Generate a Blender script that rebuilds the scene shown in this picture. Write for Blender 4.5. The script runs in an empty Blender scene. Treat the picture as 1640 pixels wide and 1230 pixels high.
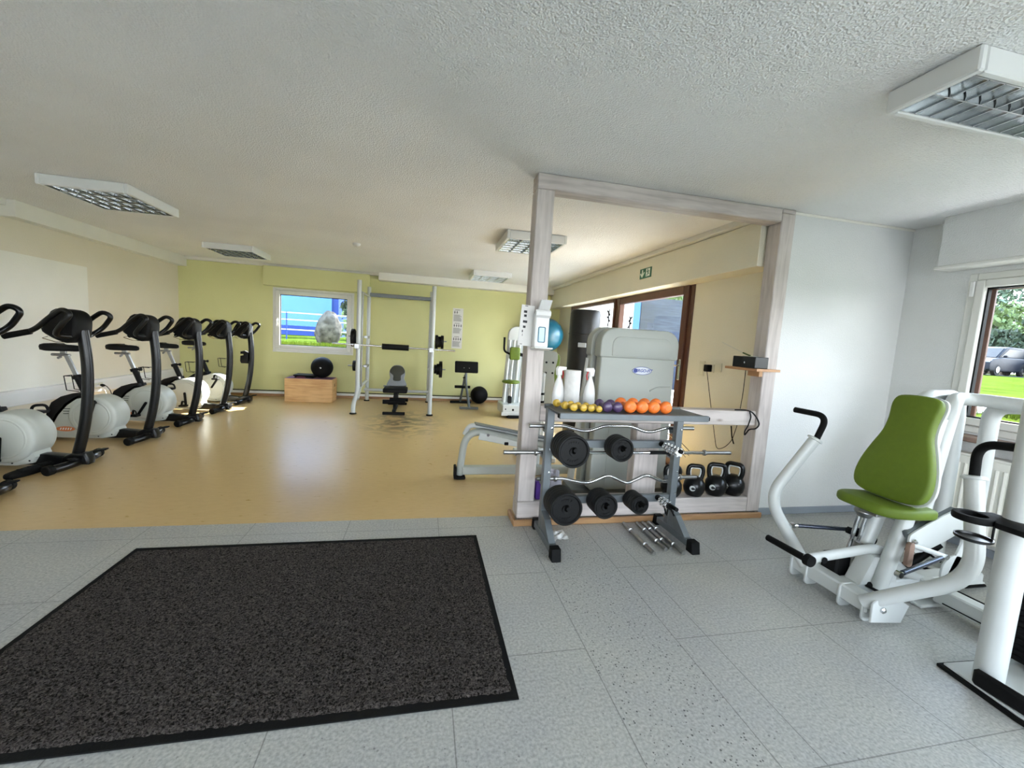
import bpy, bmesh, math, random
from mathutils import Vector, Matrix, Euler, noise
random.seed(7)
S = bpy.context.scene
COL = S.collection
PI = math.pi
# ---------------------------------------------------------------- camera
FPX, CAMZ = 668.76, 1.32
RX = Vector((0.97682, -0.20534, 0.06045)); DY = Vector((0.03729, -0.11481, -0.99269)); FW = Vector((0.21078, 0.97193, -0.10449))
cd = bpy.data.cameras.new('camera'); cam = bpy.data.objects.new('camera', cd); COL.objects.link(cam)
cd.sensor_fit = 'HORIZONTAL'; cd.sensor_width = 36.0; cd.lens = FPX / 1640 * 36.0
cd.clip_start = 0.02; cd.clip_end = 500
m3 = Matrix((RX, -DY, -FW)).transposed()
cam.matrix_world = Matrix.Translation((0, 0, CAMZ)) @ m3.to_4x4()
S.camera = cam
EYE = Vector((0, 0, CAMZ))
def ray(px, py): return RX * ((px - 820) / FPX) + DY * ((py - 615) / FPX) + FW
def onz(px, py, z=0.0): d = ray(px, py); return EYE + d * ((z - CAMZ) / d.z)
def ony(px, py, y): d = ray(px, py); return EYE + d * (y / d.y)
def onx(px, py, x): d = ray(px, py); return EYE + d * (x / d.x)

# ---------------------------------------------------------------- materials
def lin(c):
    return tuple(((v / 12.92) if v <= 0.04045 else ((v + 0.055) / 1.055) ** 2.4) for v in c)
def hx(h): return lin(tuple(int(h[i:i + 2], 16) / 255 for i in (0, 2, 4)))
def nodes(name):
    m = bpy.data.materials.new(name); m.use_nodes = True
    nt = m.node_tree; b = nt.nodes['Principled BSDF']
    return m, nt, b
def N(nt, t, **k):
    n = nt.nodes.new(t)
    for a, v in k.items():
        if a.startswith('i_'): n.inputs[a[2:].replace('_', ' ')].default_value = v
        else: setattr(n, a, v)
    return n
def mat(name, col, rough=0.5, metal=0.0, var=0.06, nscale=12.0, bump=0.0, bscale=60.0, coat=0.0, spec=0.5, stretch=None):
    m, nt, b = nodes(name)
    c = hx(col)
    b.inputs['Roughness'].default_value = rough; b.inputs['Metallic'].default_value = metal
    b.inputs['Coat Weight'].default_value = coat; b.inputs['Specular IOR Level'].default_value = spec
    tc = N(nt, 'ShaderNodeTexCoord'); src = tc.outputs['Object']
    if stretch:
        mp = N(nt, 'ShaderNodeMapping'); mp.inputs['Scale'].default_value = stretch
        nt.links.new(src, mp.inputs['Vector']); src = mp.outputs['Vector']
    nz = N(nt, 'ShaderNodeTexNoise', i_Scale=nscale, i_Detail=4.0)
    nt.links.new(src, nz.inputs['Vector'])
    rp = N(nt, 'ShaderNodeValToRGB')
    rp.color_ramp.elements[0].position = 0.3; rp.color_ramp.elements[1].position = 0.7
    rp.color_ramp.elements[0].color = tuple(v * (1 - var) for v in c) + (1,)
    rp.color_ramp.elements[1].color = tuple(min(1, v * (1 + var)) for v in c) + (1,)
    nt.links.new(nz.outputs['Fac'], rp.inputs['Fac']); nt.links.new(rp.outputs['Color'], b.inputs['Base Color'])
    if bump:
        bz = N(nt, 'ShaderNodeTexNoise', i_Scale=bscale, i_Detail=3.0)
        nt.links.new(src, bz.inputs['Vector'])
        bp = N(nt, 'ShaderNodeBump', i_Strength=bump, i_Distance=0.01)
        nt.links.new(bz.outputs['Fac'], bp.inputs['Height']); nt.links.new(bp.outputs['Normal'], b.inputs['Normal'])
    return m
M = {}
def A(k, *a, **kw): M[k] = mat(k, *a, **kw)
A('steel_white', 'c8cbc8', 0.38, 0, 0.02, 5, coat=0.2)
A('shell_grey', 'a6aaa3', 0.5, 0, 0.02, 5, bump=0.02, bscale=200)
A('bike_white', 'c2c6be', 0.42, 0, 0.02, 5)
A('black_gloss', '08090a', 0.28, 0, 0.1, 8, spec=0.4)
A('black_matt', '09090a', 0.6, 0, 0.15, 20, bump=0.05, bscale=150, spec=0.22)
A('rubber', '080808', 0.75, 0, 0.2, 30, bump=0.1, bscale=120, spec=0.22)
A('iron', '090a0a', 0.5, 0.0, 0.25, 40, bump=0.12, bscale=160, spec=0.25)
A('chrome', 'cfd2d4', 0.14, 1.0, 0.03, 10)
A('steel_brushed', 'a2a3a2', 0.33, 1.0, 0.08, 40, bump=0.05, bscale=300)
A('rack_grey', '6c7275', 0.42, 0.35, 0.06, 14)
A('shelf_dark', '565a5c', 0.55, 0.3, 0.1, 20)
A('green_vinyl', '5f7416', 0.6, 0, 0.05, 30, bump=0.06, bscale=250)
A('white_plastic', 'e6e6e4', 0.35, 0, 0.02, 6)
A('warm_plastic', 'd8d6c2', 0.4, 0, 0.02, 6)
A('white_paint', 'e2e3e1', 0.5, 0, 0.02, 4)
A('ceil_trim', 'e4e2d8', 0.6, 0, 0.02, 4, bump=0.03, bscale=120)
A('window_pvc', 'dcdcd6', 0.4, 0, 0.02, 4)
A('brown_wood', '54301f', 0.45, 0, 0.2, 9, bump=0.06, bscale=60, stretch=(6, 6, 0.6))
A('yellow_vinyl', 'c9a63a', 0.35, 0, 0.06, 30, coat=0.3)
A('purple_vinyl', '4c3a5e', 0.35, 0, 0.06, 30, coat=0.3)
A('orange_vinyl', 'ef7a2c', 0.45, 0, 0.05, 30, coat=0.1)
A('teal_rubber', '155a70', 0.28, 0, 0.04, 10, coat=0.3)
A('cloth_white', 'e3e2de', 0.9, 0, 0.05, 30, bump=0.2, bscale=80)
A('cloth_grey', 'a7a4ad', 0.9, 0, 0.15, 30, bump=0.3, bscale=80)
A('purple_foam', '4d2a80', 0.8, 0, 0.06, 40)
A('grey_skirting', '8f979f', 0.5, 0, 0.03, 8)
A('bench_grey', '83878a', 0.6, 0, 0.04, 20)
A('bench_olive', '34352a', 0.6, 0, 0.06, 30, bump=0.05, bscale=200)
A('bag_leather', '0a0a0c', 0.4, 0, 0.15, 8, bump=0.12, bscale=9)
A('navy_rod', '39404e', 0.25, 0.5, 0.05, 9, coat=0.4)
A('paper', 'dcdad6', 0.8, 0, 0.02, 10)
A('ink', '3a3a3c', 0.8)
A('sign_green', '2c6a4c', 0.5, 0, 0.03)
A('sign_white', 'dfe8dc', 0.5, 0, 0.02)
A('orange_sticker', 'd97f4a', 0.5)
A('logo_blue', '2b3f8f', 0.4)
A('silver_label', 'b7bcc6', 0.35, 0.3)
A('blue_liquid', '4a8298', 0.15, 0, 0.05, 8, coat=0.5)
A('red_plastic', 'b2282c', 0.4)
A('maroon', '5e2438', 0.7, 0, 0.25, 25)
A('plum_mat', '6d4560', 0.8, 0, 0.08, 40)
A('ochre_brown', '8a4f2a', 0.5)
A('car_paint', '080c16', 0.45, 0.0, 0.03, 4, spec=0.15)
A('car_glass', '12171c', 0.3, 0, 0.1, 4, spec=0.2)
A('car_light', '9aa0a6', 0.3, 0, 0.05, 10)
A('asphalt', '4c4c4a', 0.9, 0, 0.1, 6, spec=0.0)
A('building_blue', '4d709e', 0.8, 0, 0.03, 2, spec=0.0)
A('building_base', '303e6e', 0.8, 0, 0.06, 3, spec=0.0)
A('render_white', 'ececec', 0.85, 0, 0.02, 3)
A('screen_blue', '33373c', 0.85, 0, 0.35, 3, stretch=(1, 1, 9))
A('screen_navy', '222938', 0.85, 0, 0.35, 3, stretch=(1, 1, 9))
A('rail_white', '9fa49a', 0.5)
A('bark', '4f4338', 0.9, 0, 0.3, 9, bump=0.4, bscale=20)
A('leaf_dark', '263520', 0.7, 0, 0.45, 3)
A('leaf_light', '4a5b2c', 0.7, 0, 0.45, 3)
A('leaf_blue', '42543e', 0.7, 0, 0.5, 3)
A('grass', '384517', 0.9, 0, 0.35, 1.5, bump=0.2, bscale=40, spec=0.0)
A('grass_blade', '4d5c1f', 0.8, 0, 0.3, 5, spec=0.0)
A('stone_grey', '454340', 0.9, 0, 0.55, 9, bump=0.8, bscale=14, spec=0.0)
A('stone_dark', '4a443e', 0.9)
A('sill_stone', '8d7466', 0.5, 0, 0.35, 8)
A('radiator_white', 'e6e4da', 0.4, 0, 0.01, 4)
A('cream_plate', 'dcd6bc', 0.45, 0, 0.02, 5)

def wallmat(name, col, bump=0.25, bscale=180):
    m, nt, b = nodes(name); b.inputs['Roughness'].default_value = 0.85
    tc = N(nt, 'ShaderNodeTexCoord')
    nz = N(nt, 'ShaderNodeTexNoise', i_Scale=1.3, i_Detail=3.0)
    nt.links.new(tc.outputs['Object'], nz.inputs['Vector'])
    c = hx(col)
    rp = N(nt, 'ShaderNodeValToRGB')
    rp.color_ramp.elements[0].position = 0.35; rp.color_ramp.elements[1].position = 0.7
    rp.color_ramp.elements[0].color = tuple(v * 0.96 for v in c) + (1,)
    rp.color_ramp.elements[1].color = tuple(v * 1.02 for v in c) + (1,)
    nt.links.new(nz.outputs['Fac'], rp.inputs['Fac']); nt.links.new(rp.outputs['Color'], b.inputs['Base Color'])
    v = N(nt, 'ShaderNodeTexVoronoi', i_Scale=bscale); n2 = N(nt, 'ShaderNodeTexNoise', i_Scale=bscale * 0.6, i_Detail=4.0)
    nt.links.new(tc.outputs['Object'], v.inputs['Vector']); nt.links.new(tc.outputs['Object'], n2.inputs['Vector'])
    ad = N(nt, 'ShaderNodeMath', operation='ADD'); nt.links.new(v.outputs['Distance'], ad.inputs[0]); nt.links.new(n2.outputs['Fac'], ad.inputs[1])
    bp = N(nt, 'ShaderNodeBump', i_Strength=bump, i_Distance=0.006)
    nt.links.new(ad.outputs[0], bp.inputs['Height']); nt.links.new(bp.outputs['Normal'], b.inputs['Normal'])
    return m
M['ceiling'] = wallmat('ceiling_stucco', 'eeeeed', 0.8, 110)
M['wall_white'] = wallmat('wall_white', 'dcdddb', 0.35, 160)
M['wall_cream'] = wallmat('wall_cream', 'e4dec8', 0.3, 160)
M['wall_left'] = wallmat('wall_cream_left', 'e2dac6', 0.25, 160)
M['wall_patch'] = wallmat('wall_patch', 'eceadf', 0.2, 160)
M['wall_green'] = wallmat('wall_green', 'd6d59b', 0.2, 160)

def timber(name, col, dark, rough=0.6, axis='x'):
    m, nt, b = nodes(name); b.inputs['Roughness'].default_value = rough
    tc = N(nt, 'ShaderNodeTexCoord'); mp = N(nt, 'ShaderNodeMapping')
    sc = {'x': (1.2, 14, 14), 'y': (14, 1.2, 14), 'z': (14, 14, 1.2)}[axis]
    mp.inputs['Scale'].default_value = sc
    nt.links.new(tc.outputs['Object'], mp.inputs['Vector'])
    nz = N(nt, 'ShaderNodeTexNoise', i_Scale=2.2, i_Detail=6.0, i_Distortion=0.6)
    nt.links.new(mp.outputs['Vector'], nz.inputs['Vector'])
    nb = N(nt, 'ShaderNodeTexNoise', i_Scale=2.6, i_Detail=3.0)
    nt.links.new(tc.outputs['Object'], nb.inputs['Vector'])
    vo = N(nt, 'ShaderNodeTexVoronoi', i_Scale=2.3)      # knots
    m2 = N(nt, 'ShaderNodeMapping'); m2.inputs['Scale'].default_value = {'x': (1, 2.5, 2.5), 'y': (2.5, 1, 2.5), 'z': (2.5, 2.5, 1)}[axis]
    nt.links.new(tc.outputs['Object'], m2.inputs['Vector']); nt.links.new(m2.outputs['Vector'], vo.inputs['Vector'])
    kr = N(nt, 'ShaderNodeValToRGB'); kr.color_ramp.elements[0].position = 0.02; kr.color_ramp.elements[1].position = 0.09
    kr.color_ramp.elements[0].color = (0.25, 0.18, 0.14, 1); kr.color_ramp.elements[1].color = (1, 1, 1, 1)
    nt.links.new(vo.outputs['Distance'], kr.inputs['Fac'])
    rp = N(nt, 'ShaderNodeValToRGB'); rp.color_ramp.elements[0].position = 0.3; rp.color_ramp.elements[1].position = 0.62
    rp.color_ramp.elements[0].color = hx(dark) + (1,); rp.color_ramp.elements[1].color = hx(col) + (1,)
    ad = N(nt, 'ShaderNodeMath', operation='MULTIPLY_ADD'); ad.inputs[1].default_value = 0.45
    nt.links.new(nb.outputs['Fac'], ad.inputs[0])
    sm = N(nt, 'ShaderNodeMath', operation='MULTIPLY'); sm.inputs[1].default_value = 0.62
    nt.links.new(nz.outputs['Fac'], sm.inputs[0]); nt.links.new(sm.outputs[0], ad.inputs[2])
    nt.links.new(ad.outputs[0], rp.inputs['Fac'])
    mx = N(nt, 'ShaderNodeMixRGB', blend_type='MULTIPLY'); mx.inputs['Fac'].default_value = 0.6
    nt.links.new(rp.outputs['Color'], mx.inputs['Color1']); nt.links.new(kr.outputs['Color'], mx.inputs['Color2'])
    nt.links.new(mx.outputs['Color'], b.inputs['Base Color'])
    bp = N(nt, 'ShaderNodeBump', i_Strength=0.15, i_Distance=0.004)
    nt.links.new(nz.outputs['Fac'], bp.inputs['Height']); nt.links.new(bp.outputs['Normal'], b.inputs['Normal'])
    return m
for ax in 'xyz':
    M['timber_' + ax] = timber('whitewashed_timber_' + ax, 'c9c0ba', '9e948e', axis=ax)
M['oak_x'] = timber('skirting_wood', 'a9835a', '855c3c', 0.4, 'x')
M['oak_y'] = timber('skirting_wood_y', 'a9835a', '855c3c', 0.4, 'y')
M['box_wood'] = timber('box_pine', 'dcb27a', 'b5804c', 0.5, 'x')
M['box_wood_y'] = timber('box_pine_side', 'dcb27a', 'b5804c', 0.5, 'y')
M['shelf_wood'] = timber('shelf_board', 'b98d62', '8e5c33', 0.5, 'y')

# grey tile floor with speckles
def grey_floor():
    m, nt, b = nodes('grey_tiles'); b.inputs['Roughness'].default_value = 0.42
    L = nt.links.new
    tc = N(nt, 'ShaderNodeTexCoord'); sp = N(nt, 'ShaderNodeSeparateXYZ'); L(tc.outputs['Object'], sp.inputs[0])
    X, Y = sp.outputs['X'], sp.outputs['Y']
    def mt(op, a, bb=None, c=None):
        n = N(nt, 'ShaderNodeMath', operation=op)
        for i, v in enumerate((a, bb, c)):
            if v is None: continue
            if isinstance(v, (int, float)): n.inputs[i].default_value = v
            else: L(v, n.inputs[i])
        return n.outputs[0]
    def grid(v, off, step): # distance to the nearest line
        t = mt('DIVIDE', mt('SUBTRACT', v, off), step)
        f = mt('FRACT', mt('ADD', t, 0.5))
        return mt('MULTIPLY', mt('ABSOLUTE', mt('SUBTRACT', f, 0.5)), step)
    left = mt('LESS_THAN', X, 0.742); right = mt('GREATER_THAN', X, 1.184); r2 = mt('GREATER_THAN', X, 1.346)
    W = 0.0022
    gx1 = mt('MULTIPLY', mt('LESS_THAN', grid(X, 0.149, 0.6), W), left)
    gx2 = mt('MULTIPLY', mt('LESS_THAN', grid(X, 1.346, 0.6), W), r2)
    l1 = mt('LESS_THAN', mt('ABSOLUTE', mt('SUBTRACT', X, 0.742)), W)
    l2 = mt('LESS_THAN', mt('ABSOLUTE', mt('SUBTRACT', X, 1.184)), W)
    l3 = mt('LESS_THAN', mt('ABSOLUTE', mt('SUBTRACT', X, 1.346)), W)
    gy = mt('MULTIPLY', mt('LESS_THAN', grid(Y, 0.972, 0.605), W), mt('MAXIMUM', left, right))
    ln = gx1
    for o in (gx2, l1, l2, l3, gy): ln = mt('MAXIMUM', ln, o)
    # mottling
    n1 = N(nt, 'ShaderNodeTexNoise', i_Scale=90.0, i_Detail=5.0); L(tc.outputs['Object'], n1.inputs['Vector'])
    n0 = N(nt, 'ShaderNodeTexNoise', i_Scale=2.0, i_Detail=3.0); L(tc.outputs['Object'], n0.inputs['Vector'])
    rp = N(nt, 'ShaderNodeValToRGB'); e = rp.color_ramp.elements
    e[0].position = 0.33; e[0].color = hx('979793') + (1,); e[1].position = 0.66; e[1].color = hx('b8b8b3') + (1,)
    L(n1.outputs['Fac'], rp.inputs['Fac'])
    tint = N(nt, 'ShaderNodeValToRGB'); tint.color_ramp.elements[0].color = (0.92, 0.92, 0.93, 1); tint.color_ramp.elements[1].color = (1.03, 1.02, 0.98, 1)
    tint.color_ramp.elements[0].position = 0.35; tint.color_ramp.elements[1].position = 0.65
    L(n0.outputs['Fac'], tint.inputs['Fac'])
    mx0 = N(nt, 'ShaderNodeMixRGB', blend_type='MULTIPLY'); mx0.inputs['Fac'].default_value = 1
    L(rp.outputs['Color'], mx0.inputs['Color1']); L(tint.outputs['Color'], mx0.inputs['Color2'])
    # specks
    vo = N(nt, 'ShaderNodeTexVoronoi', i_Scale=95.0, i_Randomness=1.0); L(tc.outputs['Object'], vo.inputs['Vector'])
    rnd = N(nt, 'ShaderNodeSeparateColor'); L(vo.outputs['Color'], rnd.inputs[0])
    strip = mt('MULTIPLY', mt('GREATER_THAN', X, 0.742), mt('LESS_THAN', X, 1.184))
    thr = mt('MULTIPLY_ADD', strip, 0.24, 0.05)
    spk = mt('MULTIPLY', mt('LESS_THAN', rnd.outputs[0], thr), mt('LESS_THAN', vo.outputs['Distance'], mt('MULTIPLY_ADD', rnd.outputs[1], 0.28, 0.10)))
    mx1 = N(nt, 'ShaderNodeMixRGB'); L(mt('MULTIPLY', spk, mt('MULTIPLY_ADD', strip, 0.35, 0.5)), mx1.inputs['Fac']); L(mx0.outputs['Color'], mx1.inputs['Color1']); mx1.inputs['Color2'].default_value = hx('3c3c3c') + (1,)
    mx2 = N(nt, 'ShaderNodeMixRGB'); L(mt('MULTIPLY', ln, 0.55), mx2.inputs['Fac']); L(mx1.outputs['Color'], mx2.inputs['Color1']); mx2.inputs['Color2'].default_value = hx('4a4a46') + (1,)
    L(mx2.outputs['Color'], b.inputs['Base Color'])
    bp = N(nt, 'ShaderNodeBump', i_Strength=0.04, i_Distance=0.001); L(n1.outputs['Fac'], bp.inputs['Height']); L(bp.outputs['Normal'], b.inputs['Normal'])
    return m
M['floor_grey'] = grey_floor()

def lino():
    m, nt, b = nodes('yellow_linoleum'); L = nt.links.new
    tc = N(nt, 'ShaderNodeTexCoord')
    mp = N(nt, 'ShaderNodeMapping'); mp.inputs['Scale'].default_value = (1.0, 3.0, 1)
    L(tc.outputs['Object'], mp.inputs['Vector'])
    n1 = N(nt, 'ShaderNodeTexNoise', i_Scale=14.0, i_Detail=6.0, i_Distortion=0.6); L(mp.outputs['Vector'], n1.inputs['Vector'])
    rp = N(nt, 'ShaderNodeValToRGB'); e = rp.color_ramp.elements
    e[0].position = 0.3; e[0].color = hx('c6a773') + (1,); e[1].position = 0.7; e[1].color = hx('cdaf7c') + (1,)
    L(n1.outputs['Fac'], rp.inputs['Fac'])
    # scuff marks in front of the bench
    sp = N(nt, 'ShaderNodeSeparateXYZ'); L(tc.outputs['Object'], sp.inputs[0])
    dv = N(nt, 'ShaderNodeVectorMath', operation='DISTANCE'); dv.inputs[1].default_value = (-0.25, 6.35, 0)
    ms = N(nt, 'ShaderNodeMapping'); ms.inputs['Scale'].default_value = (1, 0.62, 1); ms.inputs['Location'].default_value = (0, 2.4, 0)
    L(tc.outputs['Object'], ms.inputs['Vector']); L(ms.outputs['Vector'], dv.inputs[0])
    ra = N(nt, 'ShaderNodeMapRange'); ra.inputs['From Min'].default_value = 0.72; ra.inputs['From Max'].default_value = 0.05; ra.inputs['To Min'].default_value = 0; ra.inputs['To Max'].default_value = 1
    L(dv.outputs['Value'], ra.inputs['Value'])
    n3 = N(nt, 'ShaderNodeTexNoise', i_Scale=3.2, i_Detail=5.0, i_Distortion=2.0); L(tc.outputs['Object'], n3.inputs['Vector'])
    r3 = N(nt, 'ShaderNodeValToRGB'); r3.color_ramp.elements[0].position = 0.44; r3.color_ramp.elements[1].position = 0.58
    L(n3.outputs['Fac'], r3.inputs['Fac'])
    mu = N(nt, 'ShaderNodeMath', operation='MULTIPLY'); L(ra.outputs[0], mu.inputs[0]); L(r3.outputs['Color'], mu.inputs[1])
    mu2 = N(nt, 'ShaderNodeMath', operation='MULTIPLY'); mu2.inputs[1].default_value = 0.95; L(mu.outputs[0], mu2.inputs[0])
    mx = N(nt, 'ShaderNodeMixRGB'); L(mu2.outputs[0], mx.inputs['Fac']); L(rp.outputs['Color'], mx.inputs['Color1']); mx.inputs['Color2'].default_value = hx('40372d') + (1,)
    L(mx.outputs['Color'], b.inputs['Base Color'])
    rr = N(nt, 'ShaderNodeMapRange'); rr.inputs['To Min'].default_value = 0.265; rr.inputs['To Max'].default_value = 0.295
    L(n1.outputs['Fac'], rr.inputs['Value']); L(rr.outputs[0], b.inputs['Roughness']); b.inputs['Specular IOR Level'].default_value = 0.4
    bp = N(nt, 'ShaderNodeBump', i_Strength=0.04, i_Distance=0.004)
    n4 = N(nt, 'ShaderNodeTexNoise', i_Scale=6.0); L(tc.outputs['Object'], n4.inputs['Vector']); L(n4.outputs['Fac'], bp.inputs['Height']); L(bp.outputs['Normal'], b.inputs['Normal'])
    return m
M['floor_lino'] = lino()

def carpet():
    m, nt, b = nodes('mat_pile'); L = nt.links.new; b.inputs['Roughness'].default_value = 0.95; b.inputs['Specular IOR Level'].default_value = 0.1
    tc = N(nt, 'ShaderNodeTexCoord')
    n1 = N(nt, 'ShaderNodeTexNoise', i_Scale=130.0, i_Detail=5.0, i_Distortion=0.8); L(tc.outputs['Object'], n1.inputs['Vector'])
    rp = N(nt, 'ShaderNodeValToRGB'); e = rp.color_ramp.elements
    e[0].position = 0.38; e[0].color = hx('14110d') + (1,); e[1].position = 0.68; e[1].color = hx('605955') + (1,)
    L(n1.outputs['Fac'], rp.inputs['Fac']); L(rp.outputs['Color'], b.inputs['Base Color'])
    bp = N(nt, 'ShaderNodeBump', i_Strength=1.0, i_Distance=0.012); L(n1.outputs['Fac'], bp.inputs['Height']); L(bp.outputs['Normal'], b.inputs['Normal'])
    return m
M['mat_pile'] = carpet()

def glass():
    m, nt, b = nodes('window_glass')
    nt.nodes.remove(b); out = nt.nodes['Material Output']
    tr = N(nt, 'ShaderNodeBsdfTransparent'); tr.inputs['Color'].default_value = (0.97, 0.98, 0.98, 1)
    gl = N(nt, 'ShaderNodeBsdfGlossy'); gl.inputs['Roughness'].default_value = 0.02
    lw = N(nt, 'ShaderNodeLayerWeight'); lw.inputs['Blend'].default_value = 0.5
    pw = N(nt, 'ShaderNodeMath', operation='POWER'); pw.inputs[1].default_value = 5.0; nt.links.new(lw.outputs['Facing'], pw.inputs[0])
    fr = N(nt, 'ShaderNodeMath', operation='MULTIPLY_ADD'); fr.inputs[1].default_value = 0.8; fr.inputs[2].default_value = 0.02; nt.links.new(pw.outputs[0], fr.inputs[0])
    mx = N(nt, 'ShaderNodeMixShader'); nt.links.new(fr.outputs[0], mx.inputs['Fac']); nt.links.new(tr.outputs[0], mx.inputs[1]); nt.links.new(gl.outputs[0], mx.inputs[2])
    nt.links.new(mx.outputs[0], out.inputs['Surface']); return m
M['glass'] = glass()

# ---------------------------------------------------------------- mesh builder
def fillet(pts, f, n=6, closed=False):
    pts = [Vector(p) for p in pts]
    if f <= 0 or len(pts) < 3: return pts
    out = []; L = len(pts); rng = range(L) if closed else range(1, L - 1)
    if not closed: out.append(pts[0])
    for i in rng:
        a, b, c = pts[i - 1], pts[i], pts[(i + 1) % L]
        d1, d2 = (a - b), (c - b); l1, l2 = d1.length, d2.length
        t = min(f, l1 * 0.49, l2 * 0.49)
        if d1.angle(d2, PI) > PI - 0.05: out.append(b); continue
        p, q = b + d1 / l1 * t, b + d2 / l2 * t
        for k in range(n + 1):
            s = k / n; out.append(p * (1 - s) ** 2 + b * (2 * s * (1 - s)) + q * s * s)
    if not closed: out.append(pts[-1])
    return out
class MB:
    def __init__(s): s.bm = bmesh.new()
    def _f(s, vs, mi=0):
        try: f = s.bm.faces.new(vs); f.material_index = mi; return f
        except ValueError: return None
    def box(s, x0, x1, y0, y1, z0, z1, bev=0.0, mi=0, mtx=None, seg=1):
        vs = [s.bm.verts.new(p) for p in ((x0, y0, z0), (x1, y0, z0), (x1, y1, z0), (x0, y1, z0), (x0, y0, z1), (x1, y0, z1), (x1, y1, z1), (x0, y1, z1))]
        fs = [s._f([vs[i] for i in q], mi) for q in ((3, 2, 1, 0), (4, 5, 6, 7), (0, 1, 5, 4), (1, 2, 6, 5), (2, 3, 7, 6), (3, 0, 4, 7))]
        if mtx is not None:
            for v in vs: v.co = mtx @ v.co
        if bev > 0:
            es = list({e for f in fs for e in f.edges})
            bmesh.ops.bevel(s.bm, geom=es, offset=bev, segments=seg, affect='EDGES', profile=0.5, material=-1)
        return s
    def prism(s, poly, a0, a1, axis='y', bev=0.0, mi=0, mtx=None, seg=2):
        """poly: 2D points; axis = extrusion axis (x: poly is (y,z); y: (x,z); z: (x,y))"""
        def P(u, v, w): return {'x': (w, u, v), 'y': (u, w, v), 'z': (u, v, w)}[axis]
        A_ = [s.bm.verts.new(P(u, v, a0)) for u, v in poly]; B_ = [s.bm.verts.new(P(u, v, a1)) for u, v in poly]
        n = len(poly); fs = [s._f(A_, mi), s._f(B_[::-1], mi)]
        side = [s._f([A_[i], B_[i], B_[(i + 1) % n], A_[(i + 1) % n]], mi) for i in range(n)]
        if mtx is not None:
            for v in A_ + B_: v.co = mtx @ v.co
        allf = [f for f in fs + side if f]
        bmesh.ops.recalc_face_normals(s.bm, faces=allf)
        if bev > 0:
            es = list({e for f in fs if f for e in f.edges})
            bmesh.ops.bevel(s.bm, geom=es, offset=bev, segments=seg, affect='EDGES', profile=0.5, material=-1)
        return s
    def tube(s, pts, r, seg=12, f=0.0, mi=0, closed=False, sx=1.0, cap=True, n=6):
        path = fillet(pts, f, n, closed); L = len(path)
        rs = r if isinstance(r, (list, tuple)) else None
        rings = []; up = None
        for i, p in enumerate(path):
            a = path[i - 1] if (i > 0 or closed) else p; b = path[(i + 1) % L] if (i < L - 1 or closed) else p
            t = (b - a).normalized()
            if up is None:
                up = Vector((0, 0, 1)) if abs(t.z) < 0.9 else Vector((0, 1, 0))
            x = t.cross(up)
            if x.length < 1e-5: x = t.orthogonal()
            x.normalize(); up = x.cross(t).normalized()
            rr = r if rs is None else rs[min(len(rs) - 1, int(round(i / (L - 1) * (len(rs) - 1))))] if len(rs) != 2 else rs[0] + (rs[1] - rs[0]) * i / (L - 1)
            rings.append([s.bm.verts.new(p + x * (math.cos(2 * PI * k / seg) * rr * sx) + up * (math.sin(2 * PI * k / seg) * rr)) for k in range(seg)])
        for i in range(L if closed else L - 1):
            A_, B_ = rings[i], rings[(i + 1) % L]
            for k in range(seg): s._f([A_[k], A_[(k + 1) % seg], B_[(k + 1) % seg], B_[k]], mi)
        if cap and not closed: s._f(rings[0][::-1], mi); s._f(rings[-1], mi)
        return s
    def lathe(s, prof, o=(0, 0, 0), d=(0, 0, 1), seg=24, mi=0, sx=1.0, sy=1.0):
        """prof: (radius, height) along direction d from o"""
        d = Vector(d).normalized(); o = Vector(o)
        x = d.cross(Vector((0, 0, 1)))
        if x.length < 1e-4: x = Vector((1, 0, 0))
        x.normalize(); y = d.cross(x).normalized(); rings = []
        for r, h in prof:
            if r < 1e-6: rings.append([s.bm.verts.new(o + d * h)])
            else: rings.append([s.bm.verts.new(o + d * h + x * (math.cos(2 * PI * k / seg) * r * sx) + y * (math.sin(2 * PI * k / seg) * r * sy)) for k in range(seg)])
        for A_, B_ in zip(rings, rings[1:]):
            for k in range(seg):
                k2 = (k + 1) % seg
                if len(A_) == 1 and len(B_) == 1: break
                if len(A_) == 1: s._f([A_[0], B_[k2], B_[k]], mi)
                elif len(B_) == 1: s._f([A_[k], A_[k2], B_[0]], mi)
                else: s._f([A_[k], A_[k2], B_[k2], B_[k]], mi)
        if len(rings[0]) > 1: s._f(rings[0][::-1], mi)
        if len(rings[-1]) > 1: s._f(rings[-1], mi)
        return s
    def sphere(s, c, r, seg=20, rings=12, mi=0, sz=1.0, sx=1.0, sy=1.0):
        return s.lathe([(max(0, r * math.sin(PI * i / rings)), -r * sz * math.cos(PI * i / rings)) for i in range(rings + 1)], c, (0, 0, 1), seg, mi, sx, sy)
    def quad(s, a, b, c, d, mi=0): s._f([s.bm.verts.new(p) for p in (a, b, c, d)], mi); return s
    def build(s, name, m, parent=None, smooth=35):
        bmesh.ops.recalc_face_normals(s.bm, faces=s.bm.faces)
        me = bpy.data.meshes.new(name); s.bm.to_mesh(me); s.bm.free()
        if not isinstance(m, (list, tuple)): m = [m]
        for q in m: me.materials.append(M[q] if isinstance(q, str) else q)
        if smooth:
            for p in me.polygons: p.use_smooth = True
            me.set_sharp_from_angle(angle=math.radians(smooth))
        o = bpy.data.objects.new(name, me); COL.objects.link(o)
        if parent: o.parent = parent
        return o
def tag(o, label, cat, group=None, kind=None):
    o['label'] = label; o['category'] = cat
    if group: o['group'] = group
    if kind: o['kind'] = kind
    return o
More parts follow.
